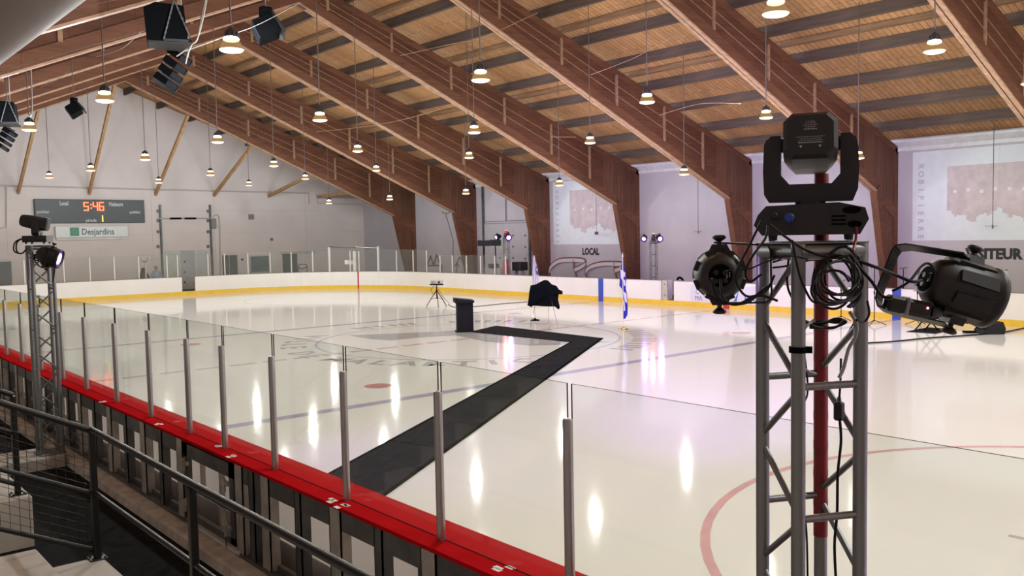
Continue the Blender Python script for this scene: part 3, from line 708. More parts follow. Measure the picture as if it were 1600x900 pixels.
PYN = [1.10, 2.33, 3.62, 4.89, 6.17, 7.45, 8.02, 9.56, 10.77, 12.08, 13.47, 14.74, 16.1, 17.48] + [17.48+1.29*k for k in range(1, 18)]
sy = sorted([y_ for y_ in PYN] + [(a_+c_)/2 for a_, c_ in zip(PYN, PYN[1:]) if not (8.2 < (a_+c_)/2 < 9.3)])
for i, y in enumerate(sy):
    wide = y in PYN; hw = 0.09 if wide else 0.055
    if stud is None:
        pass
    b = MB(); b.box((3.36, y-hw, 0.13), (3.372, y+hw, CAPZ)); b.box((3.36, y-hw, 0.13), (3.455, y-hw+0.012, CAPZ)); b.box((3.36, y+hw-.012, 0.13), (3.455, y+hw, CAPZ))
    if wide: b.box((3.37, y-0.02, .2), (3.39, y+0.02, .8))
    b.obj('stud', M_STEELL if wide else M_STEELD, t, world=True)
for y in [s_+0.24 for s_ in sy[:-1:2] if not (7.9 < s_+.24 < 9.6)]:
    b = MB(); b.box((3.445, y-0.012, 0.22), (3.47, y+0.012, 0.86)); b.obj('panel_seam', M_STEELD, t, world=True)
for (px, py) in ((520, 782), (530, 790), (345, 697), (362, 712), (160, 628), (248, 663), (783, 888)):
    p = atZ(px, py, CAPZ+0.03); b = MB(); 
    for k in range(3):
        a = random.uniform(-.05, .05); c = random.uniform(-.04, .04); b.box((p.x+a-.018, p.y+c-.035, CAPZ+0.030), (p.x+a+.018, p.y+c+.035, CAPZ+0.0315))
    b.obj('tape_residue', M_SCUFF, t, world=True)
# gate with hinges and latches
g = thing('boards_gate', 'steel framed gate with hinges and bolts in the near boards', 'gate', (3.4, G0, 0.12))
b = MB(); yg0, yg1 = G0+0.02, G1-0.02
b.box((3.36, yg0, 0.2), (3.41, yg0+0.10, 1.0)); b.box((3.36, yg1-0.10, 0.2), (3.41, yg1, 1.0)); b.box((3.36, yg0, 0.86), (3.41, yg1, 1.0)); b.box((3.36, yg0, 0.2), (3.41, yg1, 0.27)); b.box((3.365, yg0, 0.52), (3.405, yg1, 0.57))
b.obj('gate_frame', M_STEELD, g, world=True)
b = MB(); b.box((3.365, yg0+.3, 0.27), (3.40, yg0+.36, 0.86)); b.box((3.365, yg1-.5, 0.57), (3.40, yg1-.44, 0.86)); b.obj('gate_bar', M_STEELL, g, world=True)
for y in (G1-0.08, G0+0.18):
    for z in (0.36, 0.80):
        b = MB(); b.box((3.33, y-0.09, z-0.02), (3.36, y+0.09, z+0.02)); b.tube((3.335, y, z-0.09), (3.335, y, z+0.05), 0.018, 8); b.bbox((3.31, y-.03, z-.035), (3.35, y+.03, z+.035), 0.008)
        h = b.obj('hinge' if y > 9 else 'latch', M_STEELL, g, world=True)
        b = MB(); b.tube((3.335, y, z-0.22), (3.335, y, z-0.09), 0.009, 6); b.obj('bolt_rod', M_CHR, h, world=True)
b = MB(); b.box((3.34, G0-0.1, 0.15), (3.37, G1-0.2, 0.18)); b.obj('white_sill_strip', M_POSTW, g, world=True)
# curb
b = MB(); b.prism([(3.14, -0.02), (3.17, 0.115), (3.20, 0.13), (3.52, 0.13), (3.52, -0.02)], -2, NB1+8, 'XZ'); o = b.obj('concrete_curb', M_CONC, origin=(3.3, 0, 0)); tag(o, 'low worn concrete curb under the near boards', 'curb')
# ---- near glass: posts and panes
PY = [1.10, 2.33, 3.62, 4.89, 6.17, 7.45, 8.58, 9.53, 10.77, 12.08, 13.47, 14.74, 16.1, 17.48] + [17.48+1.29*k for k in range(1, 19)]
for i, y in enumerate(PY):
    lab = 'brushed metal post on the red cap, %s from the camera' % ORD[i]
    b = MB(); b.lathe([(0.030, 0), (0.030, 1.03), (0.027, 1.04), (0.002, 1.04)], 18, Matrix.Translation((3.475, y, CAPZ+0.02)))
    o = b.obj('glass_post', M_POST, origin=(3.475, y, CAPZ+0.02)); tag(o, lab, 'post', 'metal posts of the near glass')
    if i+1 < len(PY):
        y1 = PY[i+1]; b = MB(); a, c = y+0.018, y1-0.018; x0, x1, z0, z1 = 3.488, 3.499, CAPZ+0.032, 2.30
        if y > 13.4: z1 = 2.30
        vs = [(x0, a, z0), (x1, a, z0), (x1, c, z0), (x0, c, z0), (x0, a, z1), (x1, a, z1), (x1, c, z1), (x0, c, z1)]
        b.add(vs, [(1, 2, 6, 5), (3, 0, 4, 7)]); b.cur = 1; b.add(vs, [(4, 5, 6, 7), (0, 3, 2, 1), (0, 1, 5, 4), (2, 3, 7, 6)])
        b.f = b.f; o = b.obj('glass_sheet', [M_GLASS, M_GEDGE], origin=(3.518, a, z0))
        tag(o, 'faintly green glass pane on the near boards, %s from the camera' % ORD[i], 'glass pane', 'panes of the near glass')

# ================================================================== FOREGROUND: walkway, steps, railings
b = MB(); b.box((XL, -2, -0.02), (3.16, 45, 0.03)); struct(b.obj('floor', M_RUB), 'black rubber walkway floor beside the boards')
b = MB()
tiers = [(2.25, 0.30), (1.72, 0.50), (1.22, 0.70), (0.72, 0.90), (0.22, 1.10), (-0.28, 1.30), (-0.78, 1.5)]
st = thing('bleacher_steps', 'pale painted concrete steps in the lower left corner', 'steps', (1.7, 7.5, 0))
for i, (x, z) in enumerate(tiers):
    x2 = tiers[i+1][0] if i+1 < len(tiers) else XL
    b = MB(); b.bbox((x2-0.3 if i+1 < len(tiers) else XL, -1.5, -0.02), (x, 8.5, z), 0.015); b.obj('step', M_STEP, st, world=True)
bl = thing('bleacher_block', 'pale concrete bleacher block behind the mesh railing', 'bleacher', (1.5, 11, 0))
for i, (x, z) in enumerate([(2.03, 0.56), (1.15, 0.95), (0.4, 1.35), (-0.4, 1.75)]):
    b = MB(); b.bbox((XL+.35, 10.09, -0.02), (x, 30, z), 0.015); b.obj('tier', M_STEP if i == 0 else M_RISER, bl, world=True)
_q = atD(62, 384, 12.4); TLX, TLY = _q.x, _q.y
b = MB(); b.bbox((TLX-.85, TLY-.32, -0.02), (3.14, TLY+.45, max(0.1, atD(74, 712, 12.4).z)-0.001), 0.01); tag(b.obj('plywood_pad', M_STEP, origin=(2.7, TLY, 0)), 'pale flat pad on the walkway under the left truss tower', 'pad')

def rail_post(par, x, y, z0, z1, r=0.028):
    b = MB(); b.bbox((x-r, y-r, z0), (x+r, y+r, z1), 0.006); o = b.obj('post', M_PAINTB, par, world=True)
    b = MB(); b.bbox((x-.075, y-.075, z0), (x+.075, y+.075, z0+0.012), 0.004)
    for a in (-.05, .05):
        for c in (-.05, .05): b.tube((x+a, y+c, z0+.012), (x+a, y+c, z0+.024), 0.009, 6)
    b.obj('base_plate', M_PAINTB, o, world=True)
RXX = 2.2
r1 = thing('walkway_railing', 'black painted railing running toward the camera along the walkway', 'railing', (RXX, 8.45, 0.3))
rail_post(r1, RXX, 8.45, 0.30, 1.46); rail_post(r1, RXX, 6.05, 0.30, 1.46); rail_post(r1, RXX, 3.65, 0.30, 1.46)
b = MB(); b.tube((RXX, 8.45, 1.48), (RXX, 1.5, 1.48), 0.027, 12); b.obj('top_rail', M_PAINTB, r1, world=True)
b = MB(); b.tube((RXX, 8.45, 0.91), (RXX, 1.5, 0.91), 0.02, 10); b.obj('middle_rail', M_PAINTB, r1, world=True)
def sl_z(x, z0, k=-0.5): return z0 + (x-RXX)*k
def mesh_rail(label, y, xs, ztop_, zmid, zbot_, posts, x1=RXX):
    t = thing('mesh_railing', label, 'railing', (x1, y, 0.3))
    for nm, z, r in (('top_rail', ztop_, 0.027), ('middle_rail', zmid, 0.022), ('bottom_rail', zbot_, 0.022)):
        b = MB(); b.tube((x1, y, z), (xs, y, z-(xs-x1)*0.5), r, 10); b.obj(nm, M_PAINTB, t, world=True)
    for pz0, pz1 in ((zmid, ztop_), (zbot_, zmid)):
        b = MB(); n = int((x1-xs)/0.075)
        for i in range(1, n):
            x = x1-0.075*i; dz = (x1-x)*0.5; b.path([(x, y, pz0+dz), (x, y, pz1+dz)], 0.0028, 4)
        m = int((pz1-pz0)/0.075)
        for j in range(1, m+1):
            z = pz0+(pz1-pz0)*j/(m+1); b.path([(x1, y+.004, z), (xs, y+.004, z+(x1-xs)*0.5)], 0.0028, 4)
        b.obj('wire_mesh', M_PAINTB, t, world=True)
    for x, z0 in posts: rail_post(t, x, y, z0, ztop_+(x1-x)*0.5-0.01)
    return t
mesh_rail('black stair railing with wire mesh infill at the top of the pale steps', 8.46, -0.5, 1.47, 0.89, 0.37, [(1.0, 0.7)])
mesh_rail('black mesh stair railing farther off on the pale bleacher block', 10.25, -0.6, 1.60, 1.20, 0.66, [(1.93, 0.56), (0.6, 1.0)], x1=1.93)

# ---- duct above the camera
xd, zd, rd = 1.34, 4.95, 0.42
b = MB(); b.lathe([(rd, 0), (rd, 0.02)]+[(rd, 0.5*k) for k in range(1, 30)], 48, Matrix.Translation((xd, -3.0, zd)) @ Matrix.Rotation(-PI/2, 4, 'X'))
DUCT = b.obj('round_duct', M_DUCT, origin=(xd, -3, zd)); tag(DUCT, 'large grey rounded duct in the top left corner, close to the camera', 'duct')

# ================================================================== TRUSS TOWERS
def box_truss(name, label, loc, rz, H, cc=0.262, simple=False, cr=0.0265, z0=0.0):
    t = thing(name, label, 'truss tower', loc, rz, group='aluminium lighting truss towers')
    h = cc/2; C = [(-h, -h), (h, -h), (h, h), (-h, h)]; nch = 8 if simple else 16; br = 0.0145; dg = 0.0125
    for x, y in C:
        b = MB(); b.tube((x, y, 0.02), (x, y, H), cr, nch); b.obj('chord', M_ALU, t)
    nseg = max(1, round(H/0.545)); sg = (H-0.06)/nseg
    for (i, j, horiz) in ((0, 1, True), (2, 3, True), (1, 2, False), (3, 0, False)):
        a, c = C[i], C[j]
        if horiz:
            for k in range(nseg+1):
                z = 0.03+sg*k; b = MB(); rr = br*2.1 if k == nseg else br; b.tube((a[0], a[1], z), (c[0], c[1], z), rr, 6 if simple else 12); b.obj('rung', M_ALU, t)
        b = MB()
        for k in range(nseg*2 if not horiz else 0):
            za = 0.03+sg*k/2+0.02; zb = za+sg/2-0.04; p, q = (a, c) if k % 2 else (c, a)
            b = MB(); b.tube((p[0], p[1], za), (q[0], q[1], zb), dg, 5 if simple else 10); b.obj('diagonal', M_ALU, t)
    for (i, j) in ((1, 2), (3, 0)):
        a, c = C[i], C[j]; b = MB(); b.tube((a[0], a[1], H-0.03), (c[0], c[1], H-0.03), br*2.1, 6 if simple else 12); b.obj('rung', M_ALU, t)
    b = MB(); b.bbox((-h-0.05, -h-0.05, 0), (h+0.05, h+0.05, 0.02), 0.006); b.obj('base_plate', M_ALU, t)
    b = MB(); b.bbox((-h-0.022, -h-0.022, H), (h+0.022, h+0.022, H+0.008), 0.003); b.obj('top_plate', M_ALU, t)
    return t

def moving_head(label, M0, tilt=0.0, lit=None, small=False, s=1.0):
    """M0: world matrix, local x across, y away from viewer, z up, origin at base centre"""
    t = thing('moving_head_light', label, 'stage light', M0.to_translation(), group='moving head lights on the trusses')
    t.rotation_euler = M0.to_euler()
    M = Matrix.Diagonal((s, s, s, 1))
    W, D, Hb = 0.205, 0.15, 0.125
    b = MB()
    prof = [(-0.175, 0), (0.175, 0), (0.205, 0.055), (0.192, 0.098), (0.10, 0.120), (-0.16, 0.112), (-0.19, 0.078), (-0.205, 0.04)]
    if small: prof = [(-0.17, 0), (0.17, 0), (0.18, 0.04), (0.17, 0.09), (-0.17, 0.09), (-0.18, 0.04)]
    b.prism(prof, -D, D, 'XZ', M); base = b.obj('base', M_BLK2, t)
    if not small:
        b = MB()
        for z in (0.035, 0.05, 0.065): b.box((0.075, -D-0.004, z), (0.125, -D, z+0.007), M)
        b.obj('vent', M_BLKM, base)
        b = MB(); b.lathe([(0.019, 0), (0.019, 0.02), (0.012, 0.022)], 14, M @ Matrix.Translation((-0.075, -D, 0.065)) @ Matrix.Rotation(PI/2, 4, 'X')); b.obj('connector', M_BLUEP, base)
        b = MB(); b.lathe([(0.014, 0), (0.014, 0.02), (0.010, 0.022)], 14, M @ Matrix.Translation((-0.13, -D, 0.075)) @ Matrix.Rotation(PI/2, 4, 'X')); b.obj('connector', M_BLK, base)
        b = MB(); b.lathe([(0.03, 0), (0.03, 0.006)], 16, M @ Matrix.Translation((0.145, -D, 0.09)) @ Matrix.Rotation(PI/2, 4, 'X') @ Matrix.Diagonal((1.1, .45, 1, 1))); b.obj('handle_recess', M_BLKM, base)
        b = MB(); b.lathe([(0.026, 0), (0.026, 0.006)], 16, M @ Matrix.Translation((0.155, -D, 0.038)) @ Matrix.Rotation(PI/2, 4, 'X') @ Matrix.Diagonal((1, .5, 1, 1))); b.obj('handle_recess', M_BLKM, base)
    for x in (-0.14, 0.14):
        for y in (-0.11, 0.11): b = MB(); b.lathe([(0.012, -0.022), (0.014, 0)], 10, M @ Matrix.Translation((x, y, 0))); b.obj('foot', M_BLK, t)
    b = MB(); b.lathe([(0.06, 0.115 if not small else .088), (0.055, 0.128)], 20, M); b.obj('turntable', M_BLK, t)
    # yoke: U shape, chamfered inner corners
    zb = 0.128 if not small else 0.095; xo, xi, zt_ = 0.176, 0.109, 0.385
    if small: xo, xi, zt_ = 0.13, 0.10, 0.30
    poly = [(-xo+0.022, zb), (xo-0.022, zb), (xo-0.004, zb+0.045), (xo, zb+0.13), (xo-0.006, zt_-0.03), (xo-0.03, zt_), (xi, zt_), (xi, zb+0.105), (xi-0.032, zb+0.068), (-xi+0.032, zb+0.068), (-xi, zb+0.105), (-xi, zt_), (-xo+0.03, zt_), (-xo+0.004, zt_-0.03), (-xo, zb+0.12), (-xo+0.004, zb+0.03)]
    b = MB()
    # split the concave outline into convex pieces so it fills cleanly
    b.prism([poly[i] for i in (0, 1, 2, 8, 9, 15)], -0.045, 0.045, 'XZ', M); b.prism([poly[i] for i in (2, 3, 4, 5, 6, 7, 8)], -0.045, 0.045, 'XZ', M); b.prism([poly[i] for i in (15, 9, 10, 11, 12, 13, 14)], -0.045, 0.045, 'XZ', M)
    yk = b.obj('yoke', M_BLK2, t)
    hz = zt_-0.035
    T = M @ Matrix.Translation((0, 0, hz)) @ Matrix.Rotation(tilt, 4, 'X')
    for sx in (-1, 1): b = MB(); b.tube(M @ Vector((sx*xi*0.85, 0, hz)), M @ Vector((sx*(xo-0.01), 0, hz)), 0.028*s, 14); b.obj('pivot', M_BLK, yk)
    # head: chamfered octagonal body, long axis = local y of T, rounded rear
    hw = 0.098 if not small else 0.088
    def octo(y, w, h): c = 0.33*w; return [T @ Vector(p) for p in ((-w+c, y, -h), (w-c, y, -h), (w, y, -h+c), (w, y, h-c), (w-c, y, h), (-w+c, y, h), (-w, y, h-c), (-w, y, -h+c))]
    rings = [octo(-0.15, hw*0.84, 0.075), octo(-0.135, hw, 0.088), octo(0.02, hw, 0.092), octo(0.10, hw*.92, 0.088), octo(0.17, hw*.85, 0.08), octo(0.185, hw*.78, 0.07)]
    vs = [v for r in rings for v in r]; fs = [tuple(range(8)), tuple(40+i for i in range(8))]
    for k in range(5):
        for i in range(8): fs.append((k*8+i, k*8+(i+1) % 8, k*8+8+(i+1) % 8, k*8+8+i))
    b = MB(); b.add(vs, fs); hd = b.obj('head', M_BLK2 if not lit else lit[0], t)
    b = MB(); b.lathe([(0.072, 0.184), (0.072, 0.20), (0.06, 0.205)], 20, T @ Matrix.Rotation(-PI/2, 4, 'X')); b.obj('lens', lit[1] if lit else M_GRILLE, hd)
    return t, T, hd

def par_can(label, P, axis, up, s=1.0, lit=False, power=None, cone=68, yoke=True, hang=1.0, detail=True, yback=0.15, yside=1):
    """PAR can: beam along axis. Yoke arms above and below swing back toward the truss (yside = direction across)"""
    ax = Vector(axis).normalized(); upv = Vector(up); upv = (upv-ax*upv.dot(ax)).normalized(); sd = upv.cross(ax).normalized()
    M = Matrix(((sd.x, upv.x, ax.x, P[0]), (sd.y, upv.y, ax.y, P[1]), (sd.z, upv.z, ax.z, P[2]), (0, 0, 0, 1)))
    t = thing('par_can_light', label, 'stage light', P, group='par can lights on the trusses'); t.rotation_euler = M.to_euler()
    if lit and not detail: yside = -yside
    R = 0.112*s; L = Matrix.Diagonal((s, s, s, 1)); n = 28 if detail else 12
    b = MB(); b.lathe([(0.052, -0.150), (0.062, -0.148), (0.085, -0.125), (0.100, -0.085), (0.107, -0.04), (0.108, 0.02), (0.112, 0.03), (0.114, 0.09), (0.119, 0.095), (0.119, 0.118), (0.110, 0.12)], n, L, close=False)
    b.lathe([(0.11, 0.12), (0.105, 0.085), (0.001, 0.085)], n, L, close=False); b.lathe([(0.001, -0.150), (0.052, -0.150)], n, L, close=False)
    body = b.obj('housing', M_BLK2, t)
    b = MB(); b.lathe([(0.104, 0.088), (0.104, 0.094), (0.001, 0.098)], n, L, close=False); b.obj('lens', M_PURPR if lit else M_GRILLE, t)
    if lit: b = MB(); b.lathe([(0.070, 0.097), (0.070, 0.101), (0.001, 0.104)], n, L, close=False); b.obj('led_cluster', M_PURP, t)
    if detail:
        b = MB()
        for k in range(8):
            a = PI/8+k*PI/4; b.prism([(-0.022, -0.075), (0.022, -0.075), (0.026, 0.075), (-0.026, 0.075)], 0.100, 0.1165, 'XZ', L @ Matrix.Rotation(a, 4, 'Z') @ Matrix.Rotation(0, 4, 'X'))
        b.v = b.v; 
        b.obj('cooling_rib', M_BLK, body)
        b = MB(); b.lathe([(0.050, -0.154), (0.050, -0.150)], 20, L)
        b.obj('rear_panel', M_BLKM, body)
        for (x, y) in ((-0.02, 0.012), (0.018, 0.014), (-0.022, -0.022), (0.02, -0.024)):
            b = MB(); b.lathe([(0.011, -0.172), (0.011, -0.154)], 12, L @ Matrix.Translation((x, y, 0))); b.obj('socket', M_BLK, body)
        b = MB()
        for yy in (-0.006, 0.002, 0.010, 0.022): b.box((-0.041, yy, -0.1555), (-0.036, yy+0.004, -0.154), L); b.box((-0.031, yy-.004, -0.1555), (-0.024, yy+0.001, -0.154), L)
        b.obj('label_marks', M_LBL, body)
    # yoke bracket: two arms along local y, joined behind
    ya = 0.135; back = yback
    pts = [(0, ya, 0), (yside*back*0.55, ya+0.004, 0), (yside*back, ya-0.02, 0), (yside*(back+0.012), 0, 0), (yside*back, -ya+0.02, 0), (yside*back*0.55, -ya-0.004, 0), (0, -ya, 0)]
    if yoke: b = MB(); b.strip([L @ Vector(p) for p in pts], 0.034*s, 0.006*s, (0, 0, 1)); yk = b.obj('yoke', M_PAINTB, t)
    for sy_ in (-1, 1):
        b = MB(); b.tube(L @ Vector((0, sy_*0.105, 0)), L @ Vector((0, sy_*0.16, 0)), 0.010*s, 10)
        TK = L @ Matrix.Translation((0, sy_*0.160, 0)) @ Matrix.Rotation(-sy_*PI/2, 4, 'X')
        b.lathe([(0.012, -0.012), (0.020, -0.006), (0.030, 0.002), (0.030, 0.010), (0.02, 0.016)], 8, TK); b.obj('knob', M_BLK, t)
        b = MB(); b.prism([(-0.05, 0), (0.05, 0), (0.032, 0.035), (-0.032, 0.035)], -0.03, 0.03, 'XY' if False else 'XY', L @ Matrix.Translation((0, sy_*0.100, 0)) @ Matrix.Rotation(0 if sy_ > 0 else PI, 4, 'Z')); b.obj('shoulder', M_BLK, t)
    if lit:
        l = bpy.data.lights.new('par_beam', 'SPOT'); l.energy = power or PAR_W; l.color = (0.50, 0.24, 1.0); l.spot_size = math.radians(cone); l.spot_blend = 0.8; l.shadow_soft_size = 0.07
        o = bpy.data.objects.new('par_beam', l); COL.objects.link(o); o.parent = t; o.location = (0, 0, 0.13*s); o.rotation_euler = (PI, 0, 0)
    return t, M

# ---- right, near tower
DT = 3.42
TC = atD(1266, 380, DT); TOPZ = TC.z
hd2 = Vector((FW.x, FW.y, 0)).normalized(); vdir = Vector((TC.x, TC.y, 0)).normalized(); vlat = Vector((vdir.y, -vdir.x, 0))
# square truss seen corner-on, turned 13 degrees
ang = math.atan2(vlat.y, vlat.x) + math.radians(45-13)
tR = box_truss('truss_tower', 'large aluminium truss tower close to the camera with red tape on one chord', (TC.x, TC.y, 0.03), ang, TOPZ-0.03)
# red tape on the far chord, black straps and cable ties
h = 0.131
def tcorner(i): c = [(-h, -h), (h, -h), (h, h), (-h, h)][i]; v = Matrix.Rotation(ang, 4, 'Z') @ Vector((c[0], c[1], 0)); return Vector((TC.x+v.x, TC.y+v.y, 0))
cs = sorted(range(4), key=lambda i: depth(tcorner(i)+Vector((0, 0, 3)))); NEAR, FAR = cs[0], cs[3]
side = [i for i in cs[1:3]]; side.sort(key=lambda i: proj(tcorner(i)+Vector((0, 0, 3)))[0]); LFT, RGT = side
fc = tcorner(FAR); tow = (Vector((0, 0, 0))-fc); tow.z = 0; tow.normalize(); lat = Vector((-tow.y, tow.x, 0))
zt0 = 3.10; zt1 = atD(1247, 838, depth(fc+Vector((0, 0, 2)))).z
b = MB(); b.lathe([(0.0285, zt1), (0.0285, zt0)], 16, Matrix.Translation((fc.x, fc.y, 0)), close=False)
for z in [zt1+0.12*k for k in range(1, 14)]: b.lathe([(0.029, z), (0.0295, z+0.02), (0.029, z+0.04)], 16, Matrix.Translation((fc.x, fc.y, 0)), close=False)
tag(b.obj('red_tape', M_CABLER, origin=(fc.x, fc.y, zt1)), 'red tape wrapped down the rear chord of the near truss tower', 'tape')
nc = tcorner(NEAR)
for px, py, hh in ((1290, 545, .022), ):
    z = atD(px, py, depth(nc+Vector((0, 0, 2.6)))).z
    b = MB(); b.lathe([(0.031, z-hh/2), (0.034, z-hh/2), (0.034, z+hh/2), (0.031, z+hh/2)], 16, Matrix.Translation((nc.x, nc.y, 0)), close=False)
    b.box((-.02, -.01, z-.012), (.05, .01, z+.012), Matrix.Translation((nc.x, nc.y, 0)) @ Matrix.Rotation(math.atan2(vlat.y, vlat.x), 4, 'Z'))
    tag(b.obj('cable_strap', M_BLKM, origin=(nc.x, nc.y, z)), 'black strap round the front chord of the near truss tower', 'strap')
# moving head on top
Mh = frame_mat((TC.x, TC.y, TOPZ+0.033), vlat, vdir); Mh = Matrix(((vlat.x, vdir.x, 0, TC.x), (vlat.y, vdir.y, 0, TC.y), (0, 0, 1, TOPZ+0.033), (0, 0, 0, 1)))
mh, TH, hdo = moving_head('large black moving head light on top of the near truss tower', Mh, tilt=math.radians(-9), s=0.985)
# tiny printed labels on the back of the head
Mw = Mh @ TH
for (u, v, wd) in [(0, .045, .045), (0, .036, .03), (0, .028, .05), (0, .020, .055), (0, .012, .045), (0, .002, .04), (0, -0.022, .09), (0, -0.030, .10), (0, -0.038, .07), (0, -0.046, .085)]:
    pass
b = MB()
for v, wd, tt in ((.050, .030, .0018), (.043, .040, .0018), (.036, .050, .0018), (.029, .036, .0018), (.020, .046, .004), (-.008, .10, .0018), (-.015, .075, .0018), (-.022, .088, .0018), (-.031, .085, .004)):
    x = -wd/2+0.0
    while x < wd/2: q = random.uniform(.003, .008); b.box((x, -0.1515, v), (min(x+q, wd/2), -0.1505, v+tt), TH); x += q+0.0025
for sx in (-.034, .034): b.add([TH @ Vector(p) for p in ((sx-.006, -0.1515, -.040), (sx+.006, -0.1515, -.040), (sx, -0.1515, -.050))], [(0, 1, 2)])
lab_ = b.obj('printed_labels', M_LBL, hdo)
# left par can, rear toward the camera
axL = (vdir*0.97 + vlat*(-0.12) + Vector((0, 0, -0.02)))
PLc = atD(1124, 429, DT-0.02)
parL, _ = par_can('black par can light left of the near truss tower, its back to the camera', PLc, axL, (0, 0, 1), s=0.86, yoke=False, lit=True, power=15000, cone=40)
# right par can, pointing away to the right and down
PRc = atD(1503, 453, DT-0.05)
axR = (vlat*0.88 + vdir*0.34 + Vector((0, 0, -0.30)))
parR, _ = par_can('black par can light right of the near truss tower, pointing right and down', PRc, axR, (0, 0.0, 1), s=0.99, yoke=False, lit=True, power=8000, cone=48)
parR_children = parR
# PAR yokes bolt to the truss with long arms
def bracket(par, pts, wdir, wd=0.03, th=0.007):
    b = MB(); b.strip(pts, wd, th, wdir); return b.obj('yoke', M_PAINTB, par, world=True)
D0 = DT-0.02
bracket(parL, [atD(1116, 379, D0), atD(1160, 381, D0), atD(1200, 383, D0), atD(1204, 392, D0), atD(1205, 430, D0), atD(1206, 466, D0), atD(1196, 472, D0), atD(1120, 474, D0)], vdir, 0.032)
D1 = DT-0.06
bracket(parR, [atD(1510, 400, D1-.04), atD(1420, 386, D1-.02), atD(1404, 388, D1), atD(1398, 396, D1), atD(1376, 452, D1), atD(1373, 470, D1), atD(1376, 482, D1), atD(1390, 487, D1), atD(1480, 508, D1-.02)], vlat*.40-Vector((0, 0, .40))+vdir*.8, 0.062, 0.006)
b = MB(); c0 = atD(1374, 468, D1-0.04); M = frame_mat(atD(1412, 478, D1-0.03), atD(1460, 488, D1)-atD(1412, 478, D1), (0, 0, 1))
b.bbox((-0.07, -0.03, -0.03), (0.10, 0.032, 0.03), 0.012, M); b.lathe([(0.03, 0), (0.026, .03), (0.012, .045)], 10, M @ Matrix.Translation((0.10, 0, 0)) @ Matrix.Rotation(PI/2, 4, 'Y'))
cb = b.obj('clamp_box', M_BLK, origin=c0); tag(cb, 'black cylindrical plug box taped in the bracket of the right par can', 'connector box')
b = MB(); b.bbox((-0.005, -0.034, -0.034), (0.012, 0.036, 0.034), 0.008, M); b.obj('grey_tape', M_WCON, cb, world=True)
b = MB(); b.lathe([(0.004, 0.031), (0.004, .034)], 8, M @ Matrix.Translation((0.075, 0.01, 0))); b.obj('red_indicator', M_REDL, cb, world=True)
# ---- cables
def cable(pix, D, label, r=0.0045, m=None, jitter=0.03, group='black cables tangled on the near truss', name='black_cable'):
    pts = [atD(p[0], p[1], D+(p[2] if len(p) > 2 else random.uniform(-jitter, jitter))) for p in pix]
    b = MB(); b.spline(pts, r, 8, 8); o = b.obj(name, m or M_CABLE, origin=pts[0]); return tag(o, label, 'cable', group)
GL = 'black cable looped round the top of the near truss tower'
cable([(1190, 345), (1170, 385), (1150, 430), (1165, 462), (1196, 455), (1210, 430)], DT-.22, GL)
cable([(1200, 352), (1196, 372), (1176, 400), (1165, 425), (1172, 440), (1190, 428)], DT-.22, GL)
cable([(1202, 350), (1230, 372), (1262, 392), (1300, 403), (1330, 398)], DT-.25, GL, r=0.005)
cable([(1238, 375), (1243, 402), (1250, 432), (1262, 460), (1272, 472), (1290, 474)], DT-.24, GL)
cable([(1235, 380), (1230, 440), (1240, 470), (1262, 505), (1300, 513), (1320, 500)], DT-.1, GL)
cable([(1330, 400), (1345, 420), (1362, 440), (1378, 462), (1394, 466)], DT-.22, GL, r=.006)
cable([(1342, 408), (1370, 418), (1400, 430), (1425, 440), (1440, 438)], DT-.2, GL, r=.006)
cable([(1394, 455), (1420, 440), (1440, 416), (1452, 412), (1462, 424)], DT-.16, GL, r=.005)
cable([(1355, 470), (1358, 490), (1350, 503), (1338, 500)], DT-.2, GL)
cable([(1150, 418), (1170, 420), (1195, 410), (1230, 400), (1262, 405)], DT-.2, GL, r=.003)
cable([(1112, 435), (1118, 460), (1135, 473), (1165, 473), (1190, 455), (1204, 445)], DT-.24, GL, r=.006)
cable([(1126, 436), (1130, 465), (1150, 476), (1185, 462), (1215, 470)], DT-.24, GL, r=.005)
for k in range(7):
    cx, cy, ra, rb = random.uniform(1296, 1322), random.uniform(425, 452), random.uniform(18, 34), random.uniform(24, 44); a0 = random.uniform(0, 6.28); ph = random.uniform(-.5, .5)
    pts = [(cx+ra*math.cos(a0+a*.7)+ph*8*math.sin(a), cy+rb*math.sin(a0+a*.7), -0.17-0.02*k+0.03*math.sin(a)) for a in range(0, 11)]
    cable(pts, DT, GL, r=0.0048)
for k in range(4):
    y0 = random.uniform(402, 420); cable([(1208, y0), (1225, y0-8+k*3), (1245, y0-14+k*4), (1268, y0-12), (1300, 405+k*2)], DT-.05, GL, r=.004)
for k in range(3):
    cable([(1325+k*5, 400), (1336, 430+k*6), (1345, 460), (1332-k*4, 480)], DT-.21, GL, r=.005)
for k in range(3):
    cable([(1255, 500+k*5), (1280, 508-k*3), (1305, 498+k*3), (1322, 503), (1300, 512), (1265, 512-k*2)], DT-.05, 'black cable coil tied behind the front chord of the near truss', r=.005, group='cable coil behind the front chord')
cable([(1314, 560), (1313, 600), (1311, 625)], DT+.02, 'thin black cable running down inside the near truss to a plug joint', r=.0045, group=None or 'lone cables on the near truss')
cable([(1312, 655), (1314, 690), (1309, 740), (1308, 800), (1304, 850), (1306, 905)], DT+.02, 'black cable hanging below the plug joint inside the near truss', r=.0055, group='lone cables on the near truss')
cable([(1243, 460), (1262, 600), (1252, 640), (1251, 700), (1254, 780), (1260, 830), (1262, 905)], DT+.03, 'thin black cable along the red taped chord of the near truss', r=.004, group='lone cables on the near truss')
cable([(1272, 500), (1256, 515), (1249, 545), (1252, 570), (1262, 580), (1274, 584)], DT-.12, 'pale grey cable loop round the front chord of the near truss', r=.006, m=M_WCON, group='pale cables on the near truss', name='grey_cable')
